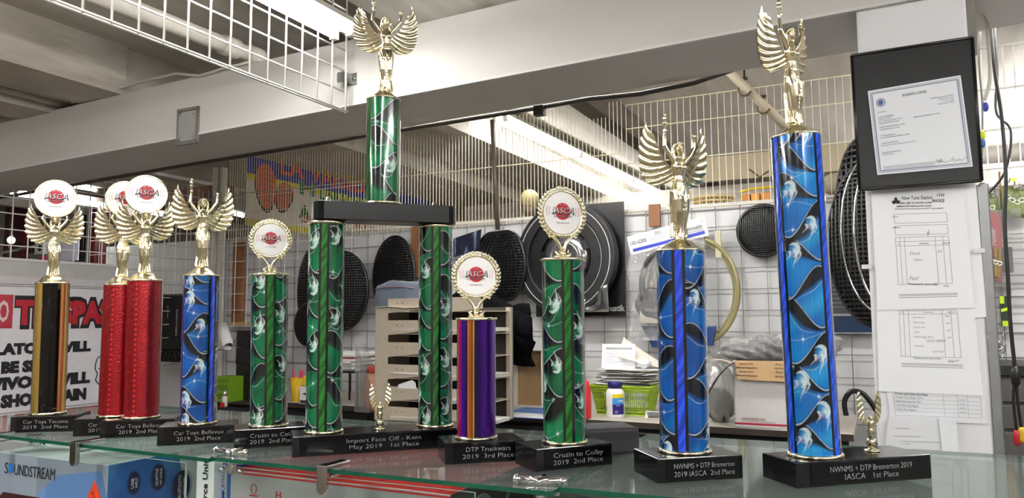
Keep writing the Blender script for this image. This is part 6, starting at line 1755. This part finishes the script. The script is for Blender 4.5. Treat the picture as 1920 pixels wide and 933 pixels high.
# outline of a head on the sign
m = M(); P = [(192, 665), (182, 672), (178, 690), (182, 700), (179, 712), (186, 722), (192, 738), (200, 742)]
pts = [wl(x, y) for x, y in P]; m.tube([bez([(x, -.002, z) for x, z in pts], i/30) for i in range(31)], .003, 5)
pts = [wl(x, y) for x, y in ((184, 690), (190, 692), (196, 690))]; m.tube([(x, -.002, z) for x, z in pts], .003, 5); pts = [wl(x, y) for x, y in ((186, 706), (194, 709), (202, 708))]; m.tube([(x, -.002, z) for x, z in pts], .003, 5)
m.build('head_outline', ink, o)
# grey padded panel above the sign
wt, ztp = hs(0, 488, SP)
t = thing('grey_panel', 'pale grey panel board standing above the warning sign', 'panel', B(SP, wa, top+.004), TH+PI/2)
M().box(0, Ls-.05, 0, .03, 0, ztp-top).build('board', mat('panel_board', '#b9b7b4', .5), t); M().box(0, Ls-.05, -.006, .034, ztp-top, ztp-top+.014).build('top_rail', mat('panel_rail', '#d8d6d2', .3), t)
M().box(0, Ls-.05, -.001, .0, 0, (ztp-top)*.32).build('lower_band', mat('panel_band', '#c9c5c8', .5), t)
# lower part below sign
tag(M().box(0, Ls, .0, .02, 0, bot-.004).build('lower_board', mat('lower_board', '#c7c5c6', .5), loc=B(SP, wa, 0), rz=TH+PI/2), 'plain pale board under the warning sign', 'board')
# far room at left: shop front frames in dark red
fw = 6.9
def far(name, label, x0, y0, x1, y1, w, m_, d=.05, cat='frame', group=None):
    a, za = hw(x0, y1, w); b, zb = hw(x1, y0, w)
    o = M().box(0, b-a, 0, d, 0, abs(zb-za)).build(name, m_, loc=B(a, w, min(za, zb)), rz=TH, bevel=.004)
    return tag(o, label, cat, group)
far('cabinet_panel', 'dark red upright panel seen through the grid at the left edge', 4, 384, 20, 500, 4.3, darkred, .2, 'panel')
far('cabinet_panel', 'dark red upright panel seen right of the leftmost white disc', 163, 366, 182, 495, 4.3, darkred, .12, 'panel')
far('dark_frame', 'tall dark door frame post in the far room at left', 32, 385, 42, 490, 4.5, charcoal, .08)
far('dark_frame', 'dark horizontal frame rail in the far room behind the leftmost figure', 34, 372, 182, 392, 4.55, charcoal, .08)
far('pale_panel', 'pale grey panel in the far room behind the leftmost figure', 70, 394, 165, 510, 4.9, mat('far_panel', '#a3a09e', .6), .03, 'panel')
far('dark_window', 'dark window in the far room right of the left figure', 140, 402, 158, 490, 4.65, mat('dark_glass', '#1c1416', .2), .03, 'window')
far('dark_window', 'dark red window in the far room left of the ring binder', 42, 415, 62, 475, 4.7, mat('dark_glass_red', '#2c1013', .2), .03, 'window')
far('white_sheet', 'pale lilac sheet hung behind the leftmost figure', 83, 442, 148, 492, 4.15, mat('sheet_lilac', '#b9b9c9', .7), .01, 'sheet')
t_ = far('ring_binder', 'white ring binder back with black finger hole behind the left grid', 64, 445, 83, 477, 4.1, mat('binder_white', '#c6c4c0', .5), .08, 'binder')
s_, z_ = hw(73.5, 465, 4.1); M().disc((0, -.002, 0), .028, .028, .002, 20).build('finger_hole', black_matte, t_, (s_-hw(64, 445, 4.1)[0], 0, z_-hw(64, 477, 4.1)[1]))
far('red_bag', 'small crimson bag standing under the ring binder', 72, 480, 82, 492, 4.1, mat('crimson', '#a02040', .5), .04, 'bag')
p = at(21, 450, 5.9)
t = thing('light_bulb', 'small glowing bulb in the far room near the left edge', 'light bulb', p)
M().ball((0, 0, 0), .028, 14).build('glass', mat('bulb_glow', (1, .95, .85), .5, em=14, var=0), t); M().lathe([(.012, .024), (.012, .05), (.0, .05)], 12).build('socket', chrome, t)
m = M(); a = B(hw(-10, 476, 4.0)[0], 4.0, hw(-10, 476, 4.0)[1]); b = B(hw(64, 461, 4.0)[0], 4.0, hw(64, 461, 4.0)[1]); m.rod((0, 0, 0), b-a, .014, 8); tag(m.build('rail', chrome, loc=a), 'shiny metal rail crossing the far room at left', 'rail')
# white boards on far side beyond left
struct(bbox(S0+.1, sL-.35, 8.2, 8.3, 0, CEIL-.3, 'wall_side', mat('far_left_wall', '#8d8579', .7)))
